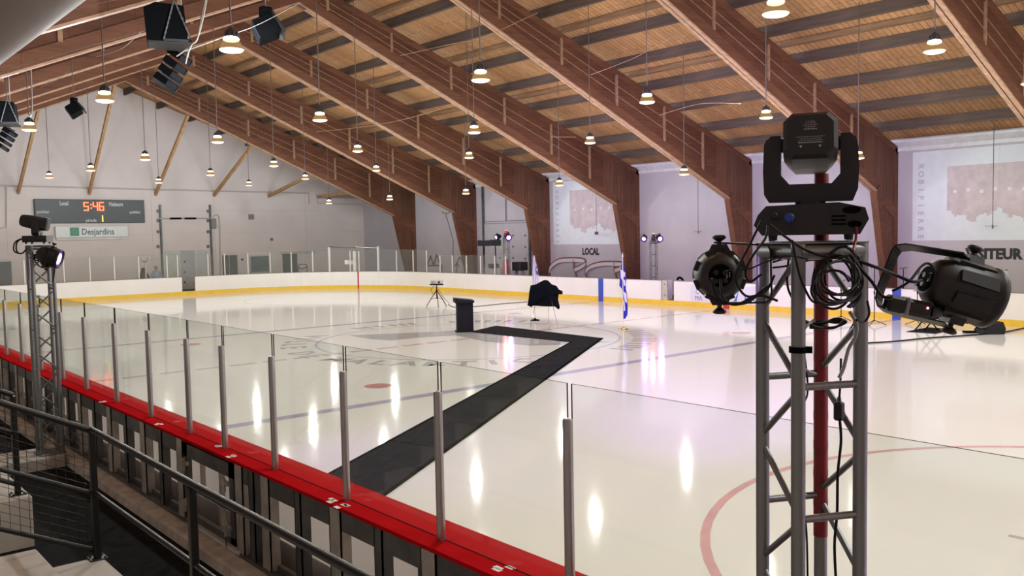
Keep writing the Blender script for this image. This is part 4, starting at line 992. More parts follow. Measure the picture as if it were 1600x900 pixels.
cable([(1328, 488), (1338, 505), (1337, 525), (1326, 545), (1318, 575), (1311, 590)], DT-.12, 'pale grey cable beside the right brace of the near truss', r=.007, m=M_WCON, group='pale cables on the near truss', name='grey_cable')
P = atD(1311, 640, DT+.02); b = MB(); b.bbox((P.x-.017, P.y-.017, P.z-.042), (P.x+.017, P.y+.017, P.z+.03), 0.006); b.lathe([(0.008, P.z+.03), (0.006, P.z+.05)], 10, Matrix.Translation((P.x, P.y, 0)))
pj = b.obj('plug_joint', M_BLK, origin=P); tag(pj, 'black plug joint hanging inside the near truss tower', 'plug')
b = MB(); b.lathe([(0.0095, P.z+.032), (0.0075, P.z+.048)], 10, Matrix.Translation((P.x, P.y, 0)), close=False); b.obj('clear_sleeve', M_WCON, pj, world=True)
cable([(1338, 355), (1337, 375), (1333, 392)], DT-.2, 'short red cable end at the top right of the near truss', r=.005, m=M_CABLER, group='pale cables on the near truss', name='red_cable')

# ---- left tower
DL = 12.4
TL = atD(62, 384, DL); zL = atD(74, 712, DL).z
vd = Vector((TL.x, TL.y, 0)).normalized(); vl = Vector((vd.y, -vd.x, 0))
tL = box_truss('truss_tower', 'aluminium truss tower standing on the walkway at the left edge', (TL.x+0.0, TL.y, max(0.1, zL)), math.atan2(vl.y, vl.x)+math.radians(45-33+90), TL.z-max(0.1, zL), cc=0.262, simple=True)
MhL = Matrix(((vl.x, vd.x, 0, TL.x-0.02), (vl.y, vd.y, 0, TL.y), (0, 0, 1, TL.z+0.05), (0, 0, 0, 1)))
moving_head('small black moving head light on the left truss tower, head lying level', MhL @ Matrix.Rotation(PI/2-0.25, 4, 'Z'), tilt=math.radians(12), small=True, s=1.02)
par_can('par can with glowing purple face on the left truss tower', atD(79, 401, DL-.25), vl*0.88-vd*0.32+Vector((0, 0, -0.30)), (0, 0, 1), s=1.12, lit=True, detail=True, yback=0.16, yside=-1, power=450)
for k in range(2): cable([(38, 372), (24+k*3, 378), (22+k*4, 392), (34, 396), (42, 388)], DL-.2, 'black cable loop at the left tower top', r=.010, group='cables at the left tower top')
cable([(86, 415), (84, 432), (82, 440)], DL-.2, 'black cable hanging below the purple par can of the left tower', r=.010, group='cable below the left par can')
for k in range(4): cable([(46, 384+k*6), (55, 400+k*3), (62, 392+k*8), (72, 405+k*4), (80, 398)], DL-.15, 'black cable bundled inside the left tower top', r=.010, group='cable bundle in the left tower')

# ---- two far towers beyond the far boards
def far_tower(px, ytop, X, label, parts):
    p = atX(px, ytop, X); v = Vector((p.x, p.y, 0)).normalized(); l = Vector((v.y, -v.x, 0))
    box_truss('truss_tower', label, (p.x, p.y, -0.02), math.atan2(l.y, l.x)+math.radians(20), p.z+0.02, cc=0.262, simple=True, cr=0.022)
    return p, v, l
p, v, l = far_tower(791, 372, 31.2, 'thin truss tower beyond the far boards, in front of the garage door', None)
Mx = lambda p, v, l, dz, da=0: Matrix(((l.x, v.x, 0, p.x), (l.y, v.y, 0, p.y), (0, 0, 1, p.z+dz), (0, 0, 0, 1)))
moving_head('moving head glowing red on the truss tower by the garage door', Mx(p, v, l, 0.03), tilt=math.radians(80), small=True, lit=(M_REDH, M_REDL), s=0.85)
toC = Vector((-p.x, -p.y, 0)).normalized()
par_can('purple par can facing the camera on the tower by the garage door', atD(794, 370, depth(p)-.15), toC*0.9+Vector((0.2, 0, -0.25)), (0, 0, 1), s=1.55, lit=True, detail=False)
par_can('purple par can turned left on the tower by the garage door', atD(778, 370, depth(p)-.15), -l*0.8+toC*0.45+Vector((0, 0, -0.2)), (0, 0, 1), s=1.2, lit=True, detail=False)
p2, v, l = far_tower(1021, 379, 31.2, 'thin truss tower beyond the far boards, on the purple-lit wall', None)
moving_head('moving head with small red glow on the tower by the purple-lit wall', Mx(p2, v, l, 0.03), tilt=math.radians(80), small=True, lit=(M_BLK2, M_REDL), s=0.80)
par_can('left purple par can on the tower by the purple-lit wall', atD(1007, 372, depth(p2)-.15), toC*0.8-l*0.35+Vector((0, 0, -0.3)), (0, 0, 1), s=1.15, lit=True, detail=False)
par_can('right purple par can on the tower by the purple-lit wall', atD(1030, 372, depth(p2)-.15), toC*0.9+l*0.15+Vector((0, 0, -0.3)), (0, 0, 1), s=1.3, lit=True, detail=False)
for (a, c) in ((p, 31.2), (p2, 31.2)): pass
# red beam spot of the two far moving heads onto the ice
for (a, nm) in ((p, 'a'), (p2, 'b')):
    l_ = bpy.data.lights.new('head_beam', 'SPOT'); l_.energy = 250; l_.color = (1, 0.12, 0.12); l_.spot_size = math.radians(40); l_.spot_blend = 0.6; l_.shadow_soft_size = 0.06
    o = bpy.data.objects.new('head_beam', l_); COL.objects.link(o); o.location = a+Vector((-0.35, -0.2, 0.35)); o.rotation_euler = (Vector((16, 18, 0))-a).to_track_quat('-Z', 'Y').to_euler()

# ================================================================== THINGS ON THE END WALL
MEW = lambda x, z, dy=0.0: frame_mat((x, YE-dy, z), (1, 0, 0), (0, 0, 1))
def EW(px, py, dy=0.0): return atY(px, py, YE-dy)
a, c = EW(52, 312), EW(225, 349); SB = thing('scoreboard', 'dark scoreboard showing 5:46 and period 1 on the end wall', 'scoreboard', ((a.x+c.x)/2, YE-0.1, (a.z+c.z)/2))
zA, zB = EW(138, 312).z, EW(138, 348.5).z
b = MB(); b.bbox((a.x, YE-0.22, zB), (c.x, YE, zA), 0.02); b.obj('case', M_SCORE, SB, world=True)
FY = 0.235
def etext(par, s, px, py, size, m, bold=0.0, sx=1.0, name='lettering', dy=FY): q = EW(px, py, dy); return text_obj(name, s, size, m, MEW(q.x, q.z, dy), par, bold=bold, sx=sx)
etext(SB, 'Local', 100, 318, 0.34, M_TXTW, 0.008, 0.66); etext(SB, 'Visiteurs', 181, 319.5, 0.34, M_TXTW, 0.008, 0.70)
etext(SB, 'punition', 67, 331, 0.26, M_TXTW, 0.004, 0.75); etext(SB, 'punition', 211, 331.5, 0.26, M_TXTW, 0.004, 0.75); etext(SB, 'p\u00e9riode', 142.5, 344.5, 0.26, M_TXTW, 0.004, 0.75)
def seg_digit(par, ch, px, py, hgt, m):
    SEG = {'5': 'afgcd', '4': 'fgbc', '6': 'afgecd', '1': 'bc'}[ch]; q = EW(px, py, FY); wdt = hgt*0.5; T = 0.075*hgt/0.6
    L = {'a': (-1, 1, 1, 1), 'g': (-1, 0, 1, 0), 'd': (-1, -1, 1, -1), 'f': (-1, 0, -1, 1), 'b': (1, 0, 1, 1), 'e': (-1, -1, -1, 0), 'c': (1, -1, 1, 0)}
    b = MB()
    for sname in SEG:
        x0, z0, x1, z1 = L[sname]; b.box((q.x+x0*wdt/2-T/2, YE-FY-0.012, q.z+z0*hgt/2-T/2), (q.x+x1*wdt/2+T/2, YE-FY, q.z+z1*hgt/2+T/2))
    b.obj('digit', m, par, world=True)
seg_digit(SB, '5', 134.5, 322.5, 0.46, M_DIG); seg_digit(SB, '4', 149.0, 322.5, 0.46, M_DIG); seg_digit(SB, '6', 158.5, 322.5, 0.46, M_DIG); seg_digit(SB, '1', 158, 341.5, 0.34, M_DIGY)
q = EW(142.3, 322.5, FY); b = MB()
for z in (-.1, .1): b.box((q.x-.035, YE-FY-.012, q.z+z-.035), (q.x+.035, YE-FY, q.z+z+.035))
b.obj('colon', M_DIG, SB, world=True)
a, c = EW(85, 353), EW(199, 370.5); SG = thing('sponsor_sign', 'white illuminated sign box with green logo below the scoreboard', 'sign', ((a.x+c.x)/2, YE, c.z))
b = MB(); b.bbox((a.x, YE-0.2, EW(140, 371).z), (c.x, YE, EW(140, 353.5).z), 0.02); b.obj('case', M_SIGNW, SG, world=True)
b = MB(); b.box((a.x+.05, YE-0.12, EW(140, 375).z), (c.x-.05, YE, EW(140, 371).z)); b.obj('mounting_rail', M_BBACK, SG, world=True)
etext(SG, 'Desjardins', 153.3, 362.3, 0.52, M_TXTG, 0.006, 0.84, dy=0.205)
q = EW(116.5, 362, .2); hs = 0.25
b = MB(); b.box((q.x-hs, YE-0.212, q.z-hs), (q.x+hs, YE-0.2, q.z+hs)); lg = b.obj('logo', M_GREEN, SG, world=True)
b = MB()
for k in range(6):
    aa = k*PI/3; b.box((-.012, .12, -0.004), (.012, .145, 0.004), MEW(q.x, q.z, .214) @ Matrix.Rotation(aa, 4, 'Z'))
    a2 = aa; p_ = [Vector((.17*math.cos(a2), .17*math.sin(a2), 0)), Vector((.17*math.cos(a2+PI/3), .17*math.sin(a2+PI/3), 0))]; b.path([MEW(q.x, q.z, .214) @ v_ for v_ in p_], 0.010, 4)
b.path([MEW(q.x, q.z, .214) @ Vector((.075*math.cos(t_), .075*math.sin(t_), 0)) for t_ in [2*PI*i/16 for i in range(16)]], 0.012, 4, closed=True)
b.obj('hexagon_mark', M_GREENL, lg, world=True)
# door, window etc on the end wall
def wall_box(name, px0, py0, px1, py1, m, label, cat, depth_=0.06, zfl=None, par=None):
    a, c = EW(px0, py0), EW(px1, py1); z0 = zfl if zfl is not None else c.z
    b = MB(); b.box((a.x, YE-depth_, z0), (c.x, YE-0.005, a.z)); 
    if par is not None: return b.obj(name, m, par, world=True)
    return tag(b.obj(name, m, origin=((a.x+c.x)/2, YE, z0)), label, cat)
BDR = thing('door_2', 'pale overhead garage door with central grey door leaf on the end wall', 'garage door', (21.1, YE, 0))
wall_box('door_panel', 252, 392, 324, 440, M_DOORL, '', '', 0.05, 0, BDR); wall_box('centre_leaf', 279, 392, 304, 440, M_DOORG, '', '', 0.09, 0, BDR)
for px in (279, 304, 254, 323): a = EW(px, 392); b = MB(); b.box((a.x-.03, YE-.12, 0), (a.x+.03, YE-.05, a.z)); b.obj('upright', M_POSTW, BDR, world=True)
for py in (409, 425, 441): 
    a = EW(288, py); b = MB(); b.lathe([(0.07, 0), (0.05, .03)], 10, MEW(a.x, a.z, .09)); b.obj('handle', M_STEELD, BDR, world=True)
TRK = thing('door_track', 'grey steel door track, torsion rod and chain above the garage door', 'door track', (21.1, YE, 2.5))
for px in (249, 327):
    a = EW(px, 320); c = EW(px, 392); b = MB(); b.box((a.x-.05, YE-.16, 0), (a.x+.05, YE-.02, a.z)); b.obj('track', M_STEELD, TRK, world=True)
    for py in (330, 345, 362, 385): q = EW(px-2.5, py); b = MB(); b.box((q.x-.07, YE-.12, q.z-.09), (q.x+.07, YE-.02, q.z+.09)); b.obj('track_bracket', M_STEELD, TRK, world=True)
a, c = EW(245, 341.5), EW(330, 341.5); b = MB(); b.tube((a.x, YE-.15, a.z), (c.x, YE-.15, a.z), 0.03, 8); b.obj('rod', M_STEELL, TRK, world=True)
for x0, x1 in ((264, 282), (287, 305)): p0, p1 = EW(x0, 341.5), EW(x1, 341.5); b = MB(); b.tube((p0.x, YE-.15, a.z), (p1.x, YE-.15, a.z), 0.055, 8); b.obj('spring', M_BLKM, TRK, world=True)
q = EW(332, 350); b = MB(); b.bbox((q.x-.16, YE-.3, q.z-.3), (q.x+.16, YE-.02, q.z+.35), .04); b.obj('motor', M_GREYB, TRK, world=True)
b = MB(); q0 = EW(336, 345); b.spline([(q0.x-.1, YE-.1, q0.z+.3), (q0.x+.25, YE-.1, q0.z+.1), (q0.x+.2, YE-.1, 1.2), (q0.x+.2, YE-.1, .2)], 0.03, 6); b.obj('chain', M_BLOCK, TRK, world=True)
D1_ = thing('door_1', 'dark double door on the end wall right of the garage door', 'door', (24, YE, 0)); a, c, m_ = EW(347, 399), EW(370, 399), EW(357.5, 399)
for x0, x1 in ((a.x, m_.x-.03), (m_.x+.03, c.x)): b = MB(); b.box((x0, YE-.06, 0), (x1, YE-.005, a.z)); b.obj('leaf', M_WINDK, D1_, world=True)
WN = thing('window_1', 'dark interior window on the end wall between two dark doors', 'window', (26, YE, 1)); a, c = EW(391, 401), EW(420, 424)
b = MB(); b.box((a.x, YE-.04, c.z), (c.x, YE-.005, a.z)); b.obj('pane', M_WIN, WN, world=True)
for (x0, z0, x1, z1) in ((a.x-.07, c.z-.07, c.x+.07, c.z), (a.x-.07, a.z, c.x+.07, a.z+.07), (a.x-.07, c.z, a.x, a.z), (c.x, c.z, c.x+.07, a.z)): b = MB(); b.box((x0, YE-.07, z0), (x1, YE-.005, z1)); b.obj('window_frame', M_DOORG, WN, world=True)
wall_box('door_4', 441, 397, 465, 440, M_WINDK, 'dark single door on the end wall near the corner', 'door', 0.06, 0)
wall_box('door_5', -6, 409, 19, 446, M_WINDK, 'dark door on the end wall at the left edge of the photo', 'door', 0.06, 0)
wall_box('door_canopy', 437, 393.5, 492, 395, M_BLOCK, 'thin dark ledge above the single door near the corner', 'ledge', 0.15)
wall_box('wall_box', 388, 335, 396, 343, M_GREYB, 'small grey square box high on the end wall', 'box', 0.1); wall_box('wall_box', 422, 372, 426, 376, M_BROWNP, 'tiny brown box on the end wall near the corner', 'box', 0.1); wall_box('wall_box', 376.5, 404, 380, 407, M_BLK, 'tiny black box between door and window on the end wall', 'box', .06)
b = MB(); P0 = [EW(*q, .08) for q in ((0, 290), (245, 296), (482, 302), (484, 318), (496, 318), (497, 301), (499, 318), (640, 322))]
b.path([EW(0, 290, .08), EW(245, 296.3, .08), EW(482, 302, .08)], 0.045, 6); b.path([EW(482, 302, .08), EW(483, 319, .08)], 0.035, 6); b.path([EW(494, 302, .08), EW(496, 318, .08), EW(600, 320, .08)], 0.03, 6); b.path([EW(10, 292, .06), EW(10, 355, .06), EW(0, 357, .06)], .03, 6)
tag(b.obj('wall_pipe', M_BLOCK, origin=EW(245, 296, .08)), 'thin grey pipe run high across the end wall', 'pipe')
# people behind the end boards
def person(px, py_head, back, label, shirt, hair, lean=0.0, hood=False):
    q = atY(px, py_head, YEB+back); zt_ = q.z+0.11; z0 = -0.02; Hh = zt_-z0; k = Hh/1.75
    me = bpy.data.meshes.new('body'); x, y = 0, 0
    J = [(0, 0, .92), (0, 0, 1.12), (0, 0, 1.38), (lean*.3, 0, 1.50), (lean*.5, 0, 1.60), (lean*.5, -.02, 1.70), (.18, 0, 1.40), (.30, -.05, 1.15), (.22, -.28, 1.08), (-.18, 0, 1.40), (-.30, -.05, 1.15), (-.22, -.28, 1.08), (.1, 0, .88), (.11, 0, .48), (.11, 0, .08), (.11, -.14, .04), (-.1, 0, .88), (-.11, 0, .48), (-.11, 0, .08), (-.11, -.14, .04)]
    R = [.15, .15, .15, .06, .085, .08, .07, .05, .035, .07, .05, .035, .09, .065, .045, .035, .09, .065, .045, .035]
    E_ = [(0, 1), (1, 2), (2, 3), (3, 4), (4, 5), (2, 6), (6, 7), (7, 8), (2, 9), (9, 10), (10, 11), (0, 12), (12, 13), (13, 14), (14, 15), (0, 16), (16, 17), (17, 18), (18, 19)]
    me.from_pydata([(a*k, c*k, d*k) for a, c, d in J], E_, [])
    o = bpy.data.objects.new('body', me); COL.objects.link(o); sk = o.modifiers.new('skin', 'SKIN')
    for i, sv in enumerate(me.skin_vertices[0].data): sv.radius = (R[i]*k, R[i]*k*.8); sv.use_root = (i == 0)
    ss = o.modifiers.new('sub', 'SUBSURF'); ss.levels = 1; ss.render_levels = 1
    dg = bpy.context.evaluated_depsgraph_get(); m2 = bpy.data.meshes.new_from_object(o.evaluated_get(dg)); bpy.data.objects.remove(o)
    t = thing('person', label, 'person', (q.x, q.y, z0)); ob = bpy.data.objects.new('body', m2); COL.objects.link(ob); ob.parent = t; m2.materials.clear(); m2.materials.append(M_SKIN)
    b = MB(); b.lathe([(.17*k, .82*k), (.19*k, 1.1*k), (.21*k, 1.36*k), (.17*k, 1.46*k), (.08*k, 1.51*k)], 14, Matrix.Diagonal((1.1, .75, 1, 1)))
    for sx in (-1, 1): b.tube((sx*.17*k, 0, 1.42*k), (sx*.31*k, -.05*k, 1.15*k), .075*k, 8, .062*k); b.tube((sx*.31*k, -.05*k, 1.16*k), (sx*.25*k, -.2*k, 1.10*k), .06*k, 8, .05*k)
    b.obj('shirt', shirt, t)
    b = MB(); b.lathe([(.10*k, .84*k), (.09*k, .48*k), (.07*k, .06*k)], 10, Matrix.Translation((.1*k, 0, 0))); b.lathe([(.10*k, .84*k), (.09*k, .48*k), (.07*k, .06*k)], 10, Matrix.Translation((-.1*k, 0, 0))); b.obj('trousers', M_WINDK, t)
    b = MB(); b.ico((lean*.5*k, .03*k, 1.68*k), .105*k, 12, 8, (1, 1, 1.05)); 
    if hood: b.lathe([(.14*k, 1.35*k), (.13*k, 1.6*k), (.10*k, 1.75*k), (.03*k, 1.79*k)], 12, Matrix.Translation((0, .06*k, 0)))
    b.obj('hair', hair, t)
    return t
person(224, 422, 2.0, 'person in a dark coat with long dark hair behind the end boards', M_COATB, M_HAIRD, hood=True)
person(244, 419, 1.8, 'person in a pale blue shirt behind the end boards', M_SHIRTB, M_HAIRG)

# ================================================================== THINGS ON THE FAR SIDE WALL
def SW(px, py, dx=0.0): return atX(px, py, XW-dx)
MSW = lambda y, z, dx=0.01: frame_mat((XW-dx, y, z), (0, -1, 0), (0, 0, 1))
yl = SW(922, 393); text_obj('lettering', 'LOCAL', 0.50, M_TXTB, MSW(SW(923, 393).y, SW(923, 393.5).z, .012), bold=0.022, sx=0.80)
tag(bpy.data.objects['lettering.014'] if False else COL.objects[-1], 'black wall lettering reading LOCAL above the goal frames', 'lettering')
vv = text_obj('lettering', 'VISITEUR', 0.52, M_TXTB, MSW(SW(1552, 396).y, SW(1560, 397.5).z, .012), bold=0.026, sx=0.92); tag(vv, 'black wall lettering reading VISITEUR, partly behind the right par can', 'lettering')
def slide(label, yL, yR, z0, z1, py0, py1, pz0, pz1, lets, faces):  # projected light put into the colours of thin panels on the wall
    t = thing('projected_slide', label, 'projected picture', (XW, (yL+yR)/2, z0))
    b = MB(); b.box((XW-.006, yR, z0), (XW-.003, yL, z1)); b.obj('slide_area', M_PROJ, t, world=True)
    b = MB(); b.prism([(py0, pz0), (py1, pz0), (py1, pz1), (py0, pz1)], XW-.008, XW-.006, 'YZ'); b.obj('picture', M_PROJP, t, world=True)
    b = MB(); n_ = 44
    for i in range(n_):
        a = py1+(py0-py1)*i/n_; w_ = (py0-py1)/n_; hh = pz0+0.30+0.16*math.sin(i*.33)+.10*math.sin(i*.9)+.04*math.sin(i*2.3); b.box((XW-.010, a, pz0), (XW-.008, a+w_, hh))
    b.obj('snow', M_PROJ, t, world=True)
    for i in range(faces):
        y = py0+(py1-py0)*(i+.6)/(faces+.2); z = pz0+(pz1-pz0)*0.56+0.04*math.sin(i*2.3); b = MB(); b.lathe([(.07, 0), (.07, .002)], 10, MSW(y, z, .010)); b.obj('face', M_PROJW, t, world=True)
    for i, ch in enumerate(lets):
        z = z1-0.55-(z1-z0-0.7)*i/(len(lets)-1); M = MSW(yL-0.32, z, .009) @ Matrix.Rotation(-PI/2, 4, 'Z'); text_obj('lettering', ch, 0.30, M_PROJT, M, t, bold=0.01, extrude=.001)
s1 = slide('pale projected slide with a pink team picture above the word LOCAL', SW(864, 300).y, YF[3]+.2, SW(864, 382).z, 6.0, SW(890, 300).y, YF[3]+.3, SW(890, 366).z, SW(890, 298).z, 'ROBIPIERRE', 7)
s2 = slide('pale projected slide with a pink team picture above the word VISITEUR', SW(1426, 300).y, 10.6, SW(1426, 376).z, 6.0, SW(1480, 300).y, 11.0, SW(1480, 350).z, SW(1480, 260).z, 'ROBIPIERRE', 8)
# pull switches on cords
for (px, y0, y1, m, lab) in ((932, 262, 364, M_RNET, 'small red box on a cord hanging before the left projected slide'), (1091, 280, 361, M_STEELD, 'hook fixture on a thin rod against the purple-lit wall'), (1551, 215, 352, M_STEELD, 'hook fixture on a thin rod in front of the right projected slide')):
    q = SW(px, y1, .5); b = MB(); b.tube(q, (q.x, q.y, zdeck(q.x)-.0), 0.012, 6); o = b.obj('cord', M_COND, origin=q) if False else None
    t = thing('pull_cord', lab, 'pull cord', q); b.obj('cord', M_COND, t, world=True)
    b = MB()
    if m is M_RNET: b.bbox((q.x-.07, q.y-.09, q.z-.09), (q.x+.07, q.y+.09, q.z+.07), .02)
    else:
        for k in range(3): a = k*PI*2/3; b.strip([q, q+Vector((.03*math.cos(a), .2*math.cos(a), -.05)), q+Vector((.04, .27*math.cos(a), .0))], .03, .01, (1, 0, 0))
        b.tube(q-Vector((0, 0, .12)), q, .03, 6)
    b.obj('end_fixture', m, t, world=True)
# garage door on the side wall
a, c = SW(757, 349), SW(829, 349); G = thing('door_3', 'tall grey overhead door in the far side wall, left of the LOCAL wall', 'garage door', (XW, (a.y+c.y)/2, 0))
b = MB(); b.box((XW-.06, c.y, 0), (XW-.01, a.y, a.z-.05)); b.obj('door_panel', M_GARAGE, G, world=True)
for z in (3.78, 3.92): b = MB(); b.box((XW-.10, c.y, z), (XW-.01, a.y, z+.035)); b.obj('header_bar', M_GREYB, G, world=True)
for y in (a.y, c.y): b = MB(); b.box((XW-.16, y-.05, 0), (XW-.03, y+.05, 4.2 if y < a.y else 6.1)); b.obj('track', M_STEELD, G, world=True)
b = MB(); b.box((XW-.09, (a.y+c.y)/2-.02, 3.9), (XW-.03, (a.y+c.y)/2+.02, 6.1)); b.obj('centre_rod', M_GREYB, G, world=True)
for px, py in ((803, 368), (803, 385.5), (803, 403), (803, 420), (822, 368), (822, 386), (822, 404), (783, 403)): q = SW(px, py); b = MB(); b.box((XW-.09, q.y-.05, q.z-.05), (XW-.06, q.y+.05, q.z+.05)); b.obj('hinge', M_STEELD, G, world=True)
# black square lamps / screens by the first far tower
for (x0, x1, y0, y1, lab) in ((746, 766, 375.5, 384.5, 'left black rectangular speaker on a stand by the garage door'), (765, 783, 374.5, 384, 'right black rectangular speaker on a stand by the garage door')):
    dd = depth(p)-.3; A = atD((x0+x1)/2, (y0+y1)/2, dd); t = thing('stand_speaker', lab, 'speaker', (A.x, A.y, 0)); b = MB(); hw = (x1-x0)/2*dd/F; hh = (y1-y0)/2*dd/F
    M = frame_mat(A, RT, (0, 0, 1)); b.bbox((-hw, -hh, -.2), (hw, hh, .12), .03, M); b.obj('cabinet', M_BLK, t, world=True)
    b = MB(); b.box((-hw+.04, -hh+.04, .12), (hw-.04, hh-.04, .125), M); b.obj('grille', M_GRILLE, t, world=True)
    b = MB(); b.tube((A.x, A.y, 0), (A.x, A.y, A.z-hh), .03, 8); b.tube((A.x, A.y, 1.55), (A.x, A.y, 1.67), .05, 8); b.obj('pole', M_BLKM, t, world=True)
    for k in range(3): an = k*2*PI/3+.4; b = MB(); b.tube((A.x, A.y, .7), (A.x+.45*math.cos(an), A.y+.45*math.sin(an), -.01), .016, 6); b.obj('leg', M_BLKM, t, world=True)
# equipment glimpsed behind the far boards
q = atX(812, 410, 31.8); b = MB(); b.bbox((q.x-.3, q.y-.36, 1.15), (q.x+.3, q.y+.36, 1.62), .03); t = thing('monitor', 'black monitor on a grey stand behind the far boards, left of the white flag', 'monitor', (q.x, q.y, 0)); b.obj('screen_case', M_BLK, t, world=True)
for s_ in (-.28, .28): b = MB(); b.box((q.x-.08, q.y+s_-.05, -.02), (q.x+.08, q.y+s_+.05, 1.15)); b.obj('stand_leg', M_GREYB, t, world=True)
b = MB(); b.box((q.x-.305, q.y+.30, 1.17), (q.x+.305, q.y+.365, 1.6)); b.obj('pale_edge', M_PROJ, t, world=True)  # one edge of the monitor in a plain pale colour
q = atX(775, 415, 32.2); b = MB(); b.bbox((q.x-.35, q.y-.75, -.02), (q.x+.35, q.y+.75, 1.25), .04); tag(b.obj('road_case', M_GARAGE, origin=(q.x, q.y, 0)), 'grey road case behind the far boards by the garage door', 'case')
q = atX(771, 409, 31.9); b = MB(); b.bbox((q.x-.2, q.y-.28, 1.25), (q.x+.2, q.y+.28, 1.48), .03); tag(b.obj('control_box', M_BLK, origin=(q.x, q.y, 1.25)), 'small black box on the grey road case', 'box')
q = atX(790, 415, 30.4); b = MB(); b.lathe([(.16, 0), (.16, 1.62), (.10, 1.80), (.02, 1.82)], 14, Matrix.Translation((q.x, q.y, -.02))); tag(b.obj('red_tube', M_REDFIRE, origin=(q.x, q.y, -.02)), 'red upright tube behind the far glass below the first far tower', 'tube')
# bicycles / folded frames by the wall
def frame_thing(name, label, cat, lines, X, m, r=.035, grp=None):
    t = None
    for ln in lines:
        pts = [atX(px, py, X) for px, py in ln]
        if t is None: t = thing(name, label, cat, (X, pts[0].y, 0), group=grp)
        b = MB(); b.path(pts, r, 6); b.obj('tube', m, t, world=True)
    if name != 'hanging_hook':
        lo = min((atX(px, py, X) for ln in lines for px, py in ln), key=lambda q: q.z); b = MB(); b.tube(lo, (lo.x, lo.y, -0.02), r, 6); b.obj('leg', m, t, world=True)
    return t
frame_thing('folded_rack', 'dark folded metal rack behind the far glass, left one', 'rack', [[(668, 414), (673, 400), (677, 414)], [(678, 414), (682, 398), (688, 414)], [(667, 415), (690, 415)], [(666, 430), (668, 414)], [(690, 430), (690, 414)]], 32.4, M_RNET, .05)
frame_thing('folded_rack', 'thin dark metal frame like an upturned V behind the far glass', 'rack', [[(710, 416), (714, 411), (718, 401), (723, 409)], [(714, 411), (717, 416)], [(714, 412), (713, 432)]], 32.4, M_STEELD, .04)
frame_thing('hanging_hook', 'dark hook bracket hanging from the third timber frame', 'hook', [[(692, 330), (692, 333), (702, 333), (702, 330)], [(697, 333), (697, 338), (699, 343)], [(699, 343), (708, 375), (708, 410)]], 32.0, M_STEELD, .03)
frame_thing('hand_cart', 'thin dark frame of a cart behind the end boards', 'cart', [[(467, 440), (466, 417), (468, 413), (478, 413), (480, 417), (479, 440)], [(467, 418), (473, 420), (479, 417)]], 28.0, M_BLKM, .025)
frame_thing('wall_bracket', 'small U-shaped light fixture on a post behind the end boards', 'fixture', [[(222, 402), (223, 408), (227, 409), (231, 409), (234, 402)], [(228, 409), (228, 440)]], 16.6, M_BBACK, .05)
# goal nets stored behind the far boards
def goal(label, pts_top, legs, X, back):
    t = thing('hockey_goal', label, 'hockey goal', (X, atX(*pts_top[0], X).y, 0), group='goal frames stored by the LOCAL wall')
    P = [atX(px, py, X) for px, py in pts_top]
    b = MB(); b.spline(P, .045, 8); b.obj('top_pipe', M_RNET, t, world=True)
    for l_ in legs: b = MB(); b.path([atX(px, py, X) for px, py in l_], .045, 8); b.obj('leg_pipe', M_RNET, t, world=True)
    b = MB(); Q = [q+Vector((-.02, 0, -.11)) for q in catmull(P, 8)]; b.strip(Q, .18, .03, (0, 0, 1)); b.obj('pad', M_PAD, t, world=True)
    Q = [q for q in catmull(P, 6)]; vs = []; 
    for q in Q: vs += [q+Vector((.05, 0, -.03)), Vector((q.x+.45, q.y, 0))]
    b = MB(); b.add(vs, [(2*i, 2*i+1, 2*i+3, 2*i+2) for i in range(len(Q)-1)]); b.obj('net', M_NET, t, world=True)
goal('upturned goal frame with dark red pipe below LOCAL, left one', [(858, 423), (861, 414), (873, 405), (892, 403), (910, 404), (915, 408), (908, 414), (897, 419)], [[(896, 405), (897, 419), (902, 436)]], 31.6, 1)
goal('upturned goal frame with dark red pipe beside the blue flag', [(917, 436), (915, 422), (925, 413), (943, 409), (962, 409), (972, 410), (972, 415), (960, 420)], [[(960, 410), (960, 420), (964, 436)]], 31.6, 1)
b = MB(); q = atX(1062, 438, 31.5); b.spline([atX(x_, y_, 31.5) for x_, y_ in ((1058, 437), (1062, 433.5), (1067, 438), (1068, 446))], .05, 6); tag(b.obj('dark_hose', M_BLKM, origin=q), 'short dark hose hump behind the far boards right of the far tower', 'hose')

# ================================================================== ON THE ICE
# carpet: two long runs meeting at a point
c_out, c_in = atZ(941, 529, 0), atZ(893, 535, 0); s_a, s_b = atZ(741, 517, 0), atZ(775, 509.5, 0)
def slab(name, poly, lab, seams=()):
    b = MB(); b.prism([(p_.x, p_.y) for p_ in poly], 0.003, 0.018, 'XY'); o = b.obj(name, M_CARPET, origin=(poly[0].x, poly[0].y, 0.003)); tag(o, lab, 'carpet', 'black walkway carpets on the ice')
    n_ = len(poly)
    for i in seams:
        p_, q_ = poly[i], poly[(i+1) % n_]; d_ = (q_-p_).normalized(); nn = Vector((d_.y, -d_.x, 0)); 
        b = MB(); b.prism([(p_+nn*.02).xy, (q_+nn*.02).xy, (q_-nn*.03).xy, (p_-nn*.03).xy], 0.003, 0.022, 'XY'); b.obj('border', M_CARPETE, o, world=True)
    return o
dd_o = (atZ(603, 772, 0)-c_out).normalized(); dd_i = (atZ(497, 752, 0)-c_in).normalized()
e_o = c_out+dd_o*((3.78-c_out.x)/dd_o.x); e_i = c_in+dd_i*((3.78-c_in.x)/dd_i.x)
slab('carpet_run', [c_in, c_out, e_o, e_i], 'long black carpet run from the near boards to the bend', (1, 3))
sL = atZ(712, 516, 0)+Vector((-.1, .5, 0))
slab('carpet_run', [atZ(735, 519, 0), s_b, c_out+Vector((0, 0, 0)), c_in], 'short black carpet run from the bend to the lectern', ())
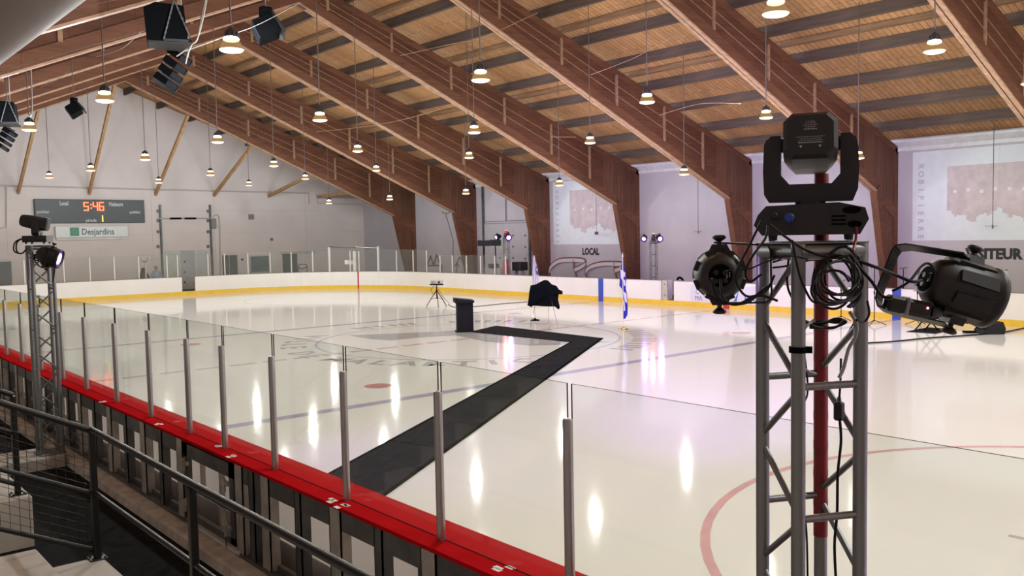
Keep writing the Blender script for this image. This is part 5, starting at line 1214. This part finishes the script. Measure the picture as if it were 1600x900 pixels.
for t_ in (0.12, 0.3, 0.52, 0.75):
    A_, B_ = c_out.lerp(e_o, t_), c_in.lerp(e_i, t_); b = MB(); d_ = (B_-A_).normalized(); nn = Vector((d_.y, -d_.x, 0)); b.prism([(A_+nn*.012).xy, (B_+nn*.012).xy, (B_-nn*.012).xy, (A_-nn*.012).xy], 0.018, 0.020, 'XY'); tag(b.obj('carpet_seam', M_CARPETE, origin=(A_.x, A_.y, .018)), 'dark seam across the long carpet run, %s from the bend' % ORD[int(t_*5)], 'seam')
# lectern
LP = atZ(727, 518, 0.02)+Vector((.1, .15, 0)); LR = math.atan2((atZ(741, 517, 0)-atZ(712, 517, 0)).y, (atZ(741, 517, 0)-atZ(712, 517, 0)).x)
LT = thing('lectern', 'black lectern with slanted top standing on the ice at the carpet end', 'lectern', (LP.x, LP.y, 0.0), LR+0.35)
b = MB(); b.prism([(-.26, .03), (.26, .03), (.26, 1.0), (-.26, 1.0)], -.20, .20); b.obj('body', M_LECT, LT)
b = MB(); b.bbox((-.31, -.25, 0.0), (.31, .25, .035), .01); b.obj('base', M_LECT, LT)
b = MB(); b.prism([(-.25, .96), (.29, .96), (.29, 1.11), (-.25, 1.03)], -.33, .33, 'YZ' if False else 'XZ', Matrix.Rotation(PI, 4, 'Z') @ Matrix.Diagonal((1.15, 1, 1, 1)) @ Matrix.Translation((0, 0, 0)))
b.obj('slanted_top', M_LECT, LT)
b = MB(); b.box((-.01, -.204, .05), (.0, -.2, .98)); b.obj('edge_line', M_GRILLE, LT)
# projector on tripod
TP = atZ(683, 479, 0); PD = depth(TP); PT = thing('projector_tripod', 'black tripod stand on the ice holding a projector', 'tripod', (TP.x, TP.y, 0))
ztp = atD(682, 444, PD).z
b = MB(); b.tube((TP.x, TP.y, .35), (TP.x, TP.y, ztp-.03), .025, 8); b.obj('pole', M_BLKM, PT, world=True)
for k in range(3): an = YAW*-1+k*2*PI/3-PI/2+.2; b = MB(); e = Vector((TP.x+.52*math.cos(an), TP.y+.52*math.sin(an), 0.0)); b.tube((TP.x, TP.y, .75), e, .018, 6); b.tube((TP.x, TP.y, .38), e.lerp(Vector((TP.x, TP.y, .75)), .45), .01, 5); b.obj('leg', M_BLKM, PT, world=True)
M = frame_mat((TP.x, TP.y, ztp), RT, (0, 0, 1)); b = MB(); b.bbox((-.30, -.03, -.22), (.30, 0, .22), .01, M); b.obj('shelf', M_BLKM, PT, world=True)
PJ = thing('projector', 'pale grey projector on the black tripod shelf', 'projector', (TP.x, TP.y, ztp)); b = MB(); b.bbox((-.26, 0.015, -.17), (.26, .19, .17), .03, M); b.obj('case', M_PRJ, PJ, world=True)
b = MB(); b.lathe([(.05, .17), (.05, .19), (.02, .195)], 12, M @ Matrix.Translation((.12, .10, 0))); b.obj('lens', M_GRILLE, PJ, world=True)
b = MB(); 
for k in range(5): b.box((-.22+k*.035, .05, .17), (-.20+k*.035, .15, .174), M)
b.obj('vent', M_GREYB, PJ, world=True)
def icecable(pix, lab, r=.012, z=.012): pts = [atZ(x_, y_, z) for x_, y_ in pix]; b = MB(); b.spline(pts, r, 6); return tag(b.obj('floor_cable', M_CABLE, origin=pts[0]), lab, 'cable')
cable([(679, 446), (674, 452), (678, 460), (684, 452), (690, 460), (694, 466), (702, 474)], PD-.1, 'black cable looping down from the projector', r=.010, group='projector cable')
icecable([(700, 475), (712, 480), (750, 478), (790, 474), (824, 471.5)], 'thin black cable on the ice from the projector past the easel')
# easel draped with black cloth
EP = atZ(852, 508, 0); ED = depth(EP)
EA = thing('display_easel', 'thin metal easel legs below a black cloth on the ice', 'easel', (EP.x, EP.y, 0))
for (x0, y0), (x1, y1), dd in (((836, 478), (828, 512), 0), ((857, 480), (858, 517), -.5), ((862, 470), (872, 513), -.2), ((866, 452), (871, 434), 0.1)):
    A_ = atD(x0, y0, ED+dd); B_ = atD(x1, y1, ED+dd); 
    if B_.z < 0.05: B_ = atZ(x1, y1, 0.0); 
    b = MB(); b.tube(A_, B_, .008, 6); b.obj('leg', M_CHR, EA, world=True)
def cloth(name, outline_, D, lab, m, thick=.10, folds=5, amp=.05, cat='cloth'):
    """a draped sheet: pixel outline given its own depth, thickness and folds"""
    pts = [atD(x_, y_, D) for x_, y_ in outline_]; n_ = len(pts); vs = []; c_ = sum(pts, Vector())/n_
    ringsN = 5; fs = []
    for side_ in (0, 1):
        for k in range(ringsN):
            f_ = 1-k/ringsN
            for i, p_ in enumerate(pts):
                q_ = c_+(p_-c_)*f_; u = (q_-c_).dot(RT); vv_ = (q_-c_).z
                bulge = thick*(1-f_**2)*(0.6+0.4*math.sin(u*folds*3+vv_*2)) + amp*math.sin(u*14)*f_*0.4
                vs.append(q_-FW*(bulge if side_ == 0 else -bulge*.5-.02))
        vs.append(c_-FW*(thick if side_ == 0 else -thick*.5-.02))
    per = ringsN*n_+1
    for side_ in (0, 1):
        o_ = side_*per
        for k in range(ringsN-1):
            for i in range(n_): j = (i+1) % n_; fs.append((o_+k*n_+i, o_+k*n_+j, o_+(k+1)*n_+j, o_+(k+1)*n_+i))
        for i in range(n_): fs.append((o_+(ringsN-1)*n_+i, o_+(ringsN-1)*n_+(i+1) % n_, o_+per-1))
    for i in range(n_): fs.append((i, (i+1) % n_, per+(i+1) % n_, per+i))
    b = MB(); b.add(vs, fs, True); o = b.obj(name, m, origin=c_)
    if lab: tag(o, lab, cat)
    return o
cloth('draped_cloth', [(829, 446), (838, 444), (845, 440), (850, 437.5), (856, 438), (862, 444), (870, 447), (873, 452), (879, 455), (879, 459.5), (873, 459), (872, 468), (875, 480), (873, 484), (867, 479), (855, 479), (840, 478), (832, 477.5), (830, 480), (824, 477), (826, 466), (827, 456)], ED, 'black cloth draped over the display easel on the ice', M_CLOTH, .14)
# flags
def flagpole(px, yb, yt, lab, ball=True, m=M_POSTW):
    B0 = atZ(px, yb, 0); D = depth(B0); top = atD(px, yt, D); t = thing('flag_pole', lab, 'flag pole', (B0.x, B0.y, 0))
    b = MB(); b.lathe([(.17, 0), (.165, .03), (.06, .05), (.03, .09), (.02, .10)], 18, Matrix.Translation((B0.x, B0.y, 0))); b.obj('base', M_GOLD if ball else M_BLKM, t, world=True)
    b = MB(); b.tube((B0.x, B0.y, .08), (B0.x, B0.y, top.z), .014, 8); b.obj('pole', m, t, world=True)
    b = MB(); b.lathe([(.016, top.z), (.03, top.z+.03), (.012, top.z+.12), (.001, top.z+.17)], 8, Matrix.Translation((B0.x, B0.y, 0))); b.obj('finial', m, t, world=True)
    return B0, D
B0, D = flagpole(974, 515, 402, 'white flag pole on a brass base holding the blue and white flag')
def lathe_flag(name, lab, bands, D, seed):
    """hanging flag: rows of (px_left, px_right, py) with folds, coloured bands"""
    t = thing(name, lab, 'flag', atD(*bands[0][2:], D)) if False else None
fb = [(972, 974, 406), (970.5, 975, 418), (968, 978, 428), (968.5, 978.5, 436), (967.5, 978, 446), (972, 978, 452), (972.5, 980, 460), (973, 980.5, 470), (973.5, 981, 482), (974, 980.5, 492), (974.5, 977, 498)]
def hanging_flag(name, lab, rows, D, m, folds=3):
    nn_ = 12; vs = []; fs = []
    for s_ in (0, 1):
        for (x0, x1, y_) in rows:
            for k in range(nn_+1):
                f_ = k/nn_; vs.append(atD(x0+(x1-x0)*f_, y_, D-0.04*math.sin(f_*folds*2*PI+y_*.05)-(0.012 if s_ == 0 else -0.012)))
    R_ = len(rows); per = R_*(nn_+1)
    for s_ in (0, 1):
        for r_ in range(R_-1):
            for k in range(nn_): a_ = s_*per+r_*(nn_+1)+k; fs.append((a_, a_+1, a_+nn_+2, a_+nn_+1))
    for r_ in range(R_-1):
        for k in (0, nn_): a_ = r_*(nn_+1)+k; fs.append((a_, a_+nn_+1, per+a_+nn_+1, per+a_))
    b = MB(); b.add(vs, fs, True); o = b.obj(name, m, origin=atD(rows[0][0], rows[0][2], D)); return tag(o, lab, 'flag')
fo = hanging_flag('furled_flag', 'furled blue flag with white cross hanging on the pole with brass base', fb, D-.02, M_FBLUE)
for pl in ([(969.5, 421), (975, 424), (974, 440), (970, 434)], [(974, 424), (977, 426), (976.5, 433), (975, 432)], [(974, 436), (977, 438), (977.5, 446), (975, 447)], [(974, 455), (979, 459), (979.5, 474), (976, 470)], [(974, 468), (976, 472), (977, 485), (975, 486)]):
    pts = [atD(x_, y_, D-.10) for x_, y_ in pl]; b = MB(); b.add(pts+[p_+FW*.015 for p_ in pts], [(0, 1, 2, 3), (7, 6, 5, 4), (0, 4, 5, 1), (1, 5, 6, 2), (2, 6, 7, 3), (3, 7, 4, 0)]); b.obj('white_patch', M_FWHITE, fo, world=True)
B1, D1f = flagpole(836, 501, 406, 'flag pole on a dark base behind the draped easel', ball=False)
fw = [(834.5, 835.5, 399), (833.5, 837, 408), (832.5, 839, 416), (832, 841, 426), (832, 842.5, 436), (832, 842, 446), (832.5, 841, 460), (834, 840, 470)]
fo = hanging_flag('furled_flag', 'furled white flag with dark emblem behind the draped easel', fw, D1f-.02, M_FWHITE)
b = MB(); pts = [atD(x_, y_, D1f-.10) for x_, y_ in ((837, 417), (840, 415.5), (841, 422), (841.5, 429), (839, 430), (837, 424))]; b.add(pts+[p_+FW*.02 for p_ in pts], [tuple(range(6)), tuple(range(11, 5, -1))]+[(i, 6+i, 6+(i+1) % 6, (i+1) % 6) for i in range(6)]); b.obj('emblem', M_FNAVY, fo, world=True)
b = MB(); pts = [atD(x_, y_, D1f-.12) for x_, y_ in ((838.3, 419.5), (839.6, 419), (839.8, 423), (838.6, 424))]; b.add(pts, [(0, 1, 2, 3)]); b.obj('emblem_mark', M_FWHITE, fo, world=True)
# microphone stands, keyboard stand, wedge monitor
def mic_stand(px, yb, yt, lab, boom=True):
    B0 = atZ(px, yb-4, 0); D = depth(B0); top = atD(px, yt, D); t = thing('microphone_stand', lab, 'microphone stand', (B0.x, B0.y, 0), group='microphone stands on the ice')
    b = MB(); b.tube((B0.x, B0.y, .12), (B0.x, B0.y, top.z), .014, 6); b.obj('pole', M_BLKM, t, world=True)
    for k in range(3): an = k*2*PI/3+px*.01; b = MB(); b.tube((B0.x, B0.y, .16), (B0.x+.36*math.cos(an), B0.y+.36*math.sin(an), .012), .011, 5); b.obj('leg', M_BLKM, t, world=True)
    b = MB(); b.tube(top+RT*-.12, top+RT*.14+Vector((0, 0, .05)), .012, 6); b.obj('boom', M_BLKM, t, world=True)
    b = MB(); b.tube((B0.x, B0.y, 1.0), (B0.x, B0.y, 1.1), .024, 6); b.obj('clutch', M_BLKM, t, world=True)
mic_stand(1366, 512, 418, 'microphone stand just right of the near truss tower'); mic_stand(1411, 501, 420, 'microphone stand by the blue stripe of the far boards, seen through the right par bracket')
mic_stand(1433, 512, 455, 'short microphone stand behind the black mat and X stand'); mic_stand(1568, 510, 424, 'microphone stand at the right edge beside the wedge monitor'); mic_stand(1314, 505, 440, 'microphone stand seen through the near truss tower')
rg = [atZ(x_, y_, 0) for x_, y_ in ((1416, 518.5), (1462, 521.5), (1494, 515), (1450, 512))]
b = MB(); b.prism([(q_.x, q_.y) for q_ in rg], .003, .015, 'XY'); tag(b.obj('black_mat', M_CARPET, origin=rg[0]), 'black mat on the ice under the X stand', 'mat')
XS = (rg[0]+rg[2])/2; t = thing('folding_x_stand', 'black folding X stand on the black mat', 'keyboard stand', (XS.x, XS.y, .015))
for off_ in (-.25, .25):
    for s_ in (-1, 1):
        c_ = XS+Vector((-.2, .2, 0))*off_*2; b = MB(); b.tube(c_-RT*.35*s_+Vector((0, 0, .02)), c_+RT*.35*s_+Vector((0, 0, .85)), .02, 6); b.obj('leg', M_BLKM, t, world=True)
b = MB(); b.bbox((-.55, 0, -.18), (.55, .04, .18), .01, frame_mat(XS+Vector((0, 0, .86)), RT, (0, 0, 1))); b.obj('top_board', M_BLKM, t, world=True)
W0 = atZ(1545, 521, 0); M = frame_mat((W0.x, W0.y, 0.0), RT, (0, 0, 1)); t = thing('wedge_monitor', 'dark wedge stage monitor on the ice in a purple glow', 'speaker', (W0.x, W0.y, 0))
b = MB(); b.prism([(-.30, 0), (.30, 0), (.34, .16), (.26, .36), (.02, .30), (-.28, .12)], -.28, .28, 'XY', M); b.obj('cabinet', M_GRILLE, t, world=True)
b = MB(); b.prism([(-.26, .145), (.0, .30), (-.01, .31), (-.27, .155)], -.25, .25, 'XY', M); b.obj('grille', M_BLKM, t, world=True)
q = atZ(1517, 520, 0); b = MB(); b.bbox((-.2, 0, -.12), (.2, .05, .12), .01, frame_mat(q, RT, (0, 0, 1))); tag(b.obj('pedal', M_BLKM, origin=q), 'flat black foot pedal on the ice left of the wedge monitor', 'pedal')
icecable([(1352, 536), (1400, 533), (1450, 528), (1510, 524), (1560, 520), (1602, 512)], 'black cable curving across the ice to the wedge monitor', r=.02, z=.02)
q0 = atZ(1336, 533, 0); Dq = depth(q0); t = thing('tripod_stand', 'black tripod stand on the ice behind the near truss tower', 'tripod', (q0.x, q0.y, 0))
hub = atD(1334, 505, Dq)
for (x_, y_) in ((1315, 537), (1354, 541), (1330, 527)): b = MB(); b.tube(hub, atZ(x_, y_, .0), .022, 6); b.obj('leg', M_BLKM, t, world=True)
b = MB(); b.tube(hub-Vector((0, 0, .2)), hub+Vector((0, 0, 1.1)), .022, 8); b.obj('pole', M_BLKM, t, world=True)

# ================================================================== HANGING SPEAKERS
def line_array(px, py, D, label, sz, rot_, n_box=4, bracket_=True, kind='array'):
    P0 = atD(px, py, D); t = thing('hanging_speaker', label, 'speaker', P0, group='speakers hanging from the roof')
    Mb = frame_mat(P0, RT, UP) @ Matrix.Rotation(rot_, 4, 'Z') @ Matrix.Rotation(.35, 4, 'Y'); T = Mb; s_ = sz/2
    if kind == 'sub':
        b = MB(); b.prism([(-s_, -s_*.9), (s_*.95, -s_*.85), (s_*.8, s_*.9), (-s_*.55, s_), (-s_*1.1, s_*.7)], -s_*.8, s_*.8, 'XY', T); b.obj('cabinet', M_BLKM, t, world=True)
        b = MB(); b.box((-s_*.2, -s_*.98, -s_*.9), (s_*1.15, -s_*.86, s_*.95), T); b.obj('bracket', M_BLK2, t, world=True)
        b = MB(); b.box((-s_*.95, -s_*1.05, -s_*.4), (s_*.6, -s_*.95, s_*.8), T); b.obj('lower_bar', M_BLK2, t, world=True)
        top = P0+Vector((0, 0, s_*2.6))
        for x_ in (-.2, 1.1):
            A_ = T @ Vector((x_*s_, -s_*.9, s_*.97)); B_ = T @ Vector((s_*.35, s_*1.15, s_*.9)); b = MB(); N_ = 16
            for i in range(N_):
                a_, c_ = A_.lerp(B_, i/N_), A_.lerp(B_, (i+1.15)/N_); b.tube(a_, c_, .012 if i % 2 else .018, 5)
            b.obj('chain', M_STEELD, t, world=True)
        B_ = T @ Vector((s_*.35, s_*1.15, s_*.9)); b = MB(); b.tube(B_, (B_.x, B_.y, zdeck(B_.x)-.3), .012, 5); b.obj('cable', M_COND, t, world=True)
    elif kind == 'array':
        for i in range(n_box):
            y_ = s_*(0.75-1.5*i/(n_box-1) if n_box > 1 else 0); tt = T @ Matrix.Translation((0.05*s_*i, y_, 0)) @ Matrix.Rotation(-.08*i, 4, 'X')
            b = MB(); hh_ = s_*.95/n_box*0.78; b.prism([(-s_*.6, -hh_), (s_*.62, -hh_*.8), (s_*.62, hh_*.8), (-s_*.6, hh_)], -s_*.45, s_*.45, 'XY', tt); c_ = b.obj('cabinet', M_BLKM, t, world=True)
            b = MB(); b.box((s_*.05, -hh_*.8, s_*.45), (s_*.58, hh_*.7, s_*.47), tt); b.obj('grille', M_GRILLE, c_, world=True)
        b = MB(); b.box((-s_*.3, s_*.95, -.05), (s_*.3, s_*1.08, .05), T); b.obj('bracket', M_BLK2, t, world=True)
        B_ = T @ Vector((0, s_*1.0, 0)); b = MB(); b.tube(B_, (B_.x, B_.y, zdeck(B_.x)-.3), .012, 5); b.obj('cable', M_STEELL, t, world=True)
    else:
        b = MB(); b.prism([(-s_*.65, -s_*.55), (s_*.45, -s_*.6), (s_*.6, s_*.45), (-s_*.55, s_*.5)], -s_*.5, s_*.5, 'XY', T); c_ = b.obj('cabinet', M_BLKM, t, world=True)
        b = MB(); b.prism([(-s_*.72, -s_*.5), (-s_*.60, -s_*.5), (-s_*.52, s_*.46), (-s_*.62, s_*.46)], -s_*.42, s_*.42, 'XY', T); b.obj('grille', M_GRILLE, c_, world=True)
        b = MB(); b.box((s_*.55, -s_*.75, -s_*.5), (s_*.70, s_*.5, s_*.5), T); b.obj('lip', M_BLK, c_, world=True)
        b = MB(); top = P0+Vector((0, 0, s_*1.1)); b.bbox((P0.x-s_*.32, P0.y-s_*.2, P0.z+s_*.3), (P0.x+s_*.32, P0.y+s_*.2, P0.z+s_*1.1), .02); b.obj('bracket', M_BLKM, t, world=True)
        b = MB(); b.tube(top, (top.x, top.y, zdeck(top.x)-.3), .012, 5); b.obj('cable', M_COND, t, world=True)
    return t
line_array(262, 42, 15, 'large black subwoofer hung on chains near the top left', .66, .04, kind='sub')
line_array(268, 108, 16, 'black line array speaker cluster hanging tilted below the chained subwoofer', .72, -.62, 4)
line_array(416, 44, 14.5, 'black speaker with grey grille hanging right of the largest bell lamp at upper left', .62, .55+.0, kind='box')
line_array(116, 171, 26, 'black speaker hanging diagonally before the white gable wall', .62, .75, kind='box')
line_array(8, 178, 24, 'black subwoofer on chains at the left edge of the photo', .62, .04, kind='sub')
line_array(8, 217, 25, 'black line array cluster at the left edge below the chained subwoofer', .62, -.62, 4)
def wire(pix, D, lab, r=.012, m=None, name='roof_wire'): pts = [atD(x_, y_, d_) for (x_, y_), d_ in zip(pix, D)]; b = MB(); b.spline(pts, r, 5); return tag(b.obj(name, m or M_CABLEW, origin=pts[0]), lab, 'cable', 'pale wires under the roof')
wire([(324, -6), (317, 30), (308, 62), (300, 70), (294, 84), (290, 100)], [14.5]*6, 'pale cable pair dropping past the chained subwoofer')
wire([(322, -6), (313, 34), (309, 58), (304, 66), (290, 78), (276, 88)], [14.6]*6, 'second pale cable dropping past the chained subwoofer')
wire([(48, 98), (49, 130), (50, 172), (46, 184)], [23]*4, 'pale conduit dropping to the leftmost bell lamp', .02)
wire([(0, 110), (110, 80), (226, 48)], [13]*3, 'pale wire sagging to the chained subwoofer', .005)
wire([(150, 89), (190, 76), (220, 50)], [13]*3, 'short pale wire left of the chained subwoofer', .005)
wire([(64, 136), (90, 124), (108, 111)], [16]*3, 'short pale wire among the left rafters', .005)
wire([(116, 14), (160, 4), (200, -4)], [12]*3, 'pale wire near the grey duct', .005)
wire([(290, 80), (350, 58), (400, 40), (470, 4)], [14]*4, 'pale wire rising right from the subwoofer', .005)
wire([(625, 87), (700, 70), (757, 57), (840, 20)], [20]*4, 'pale wire across the frames, upper middle', .006, M_BATT)
wire([(923, 117), (960, 103), (1000, 86), (1060, 52)], [22]*4, 'pale wire across the fifth frame', .006, M_BATT)
wire([(1030, 180), (1080, 165), (1110, 161), (1160, 162)], [24]*4, 'pale wire under the deck right of the fifth frame', .006, M_BATT)
wire([(900, 214), (880, 214), (860, 214)], [26]*3, 'short pale wire on the fifth frame', .006, M_BATT)
wire([(494, 206), (560, 199), (625, 188), (690, 170)], [26]*4, 'pale wire across the third frame', .006, M_BATT)
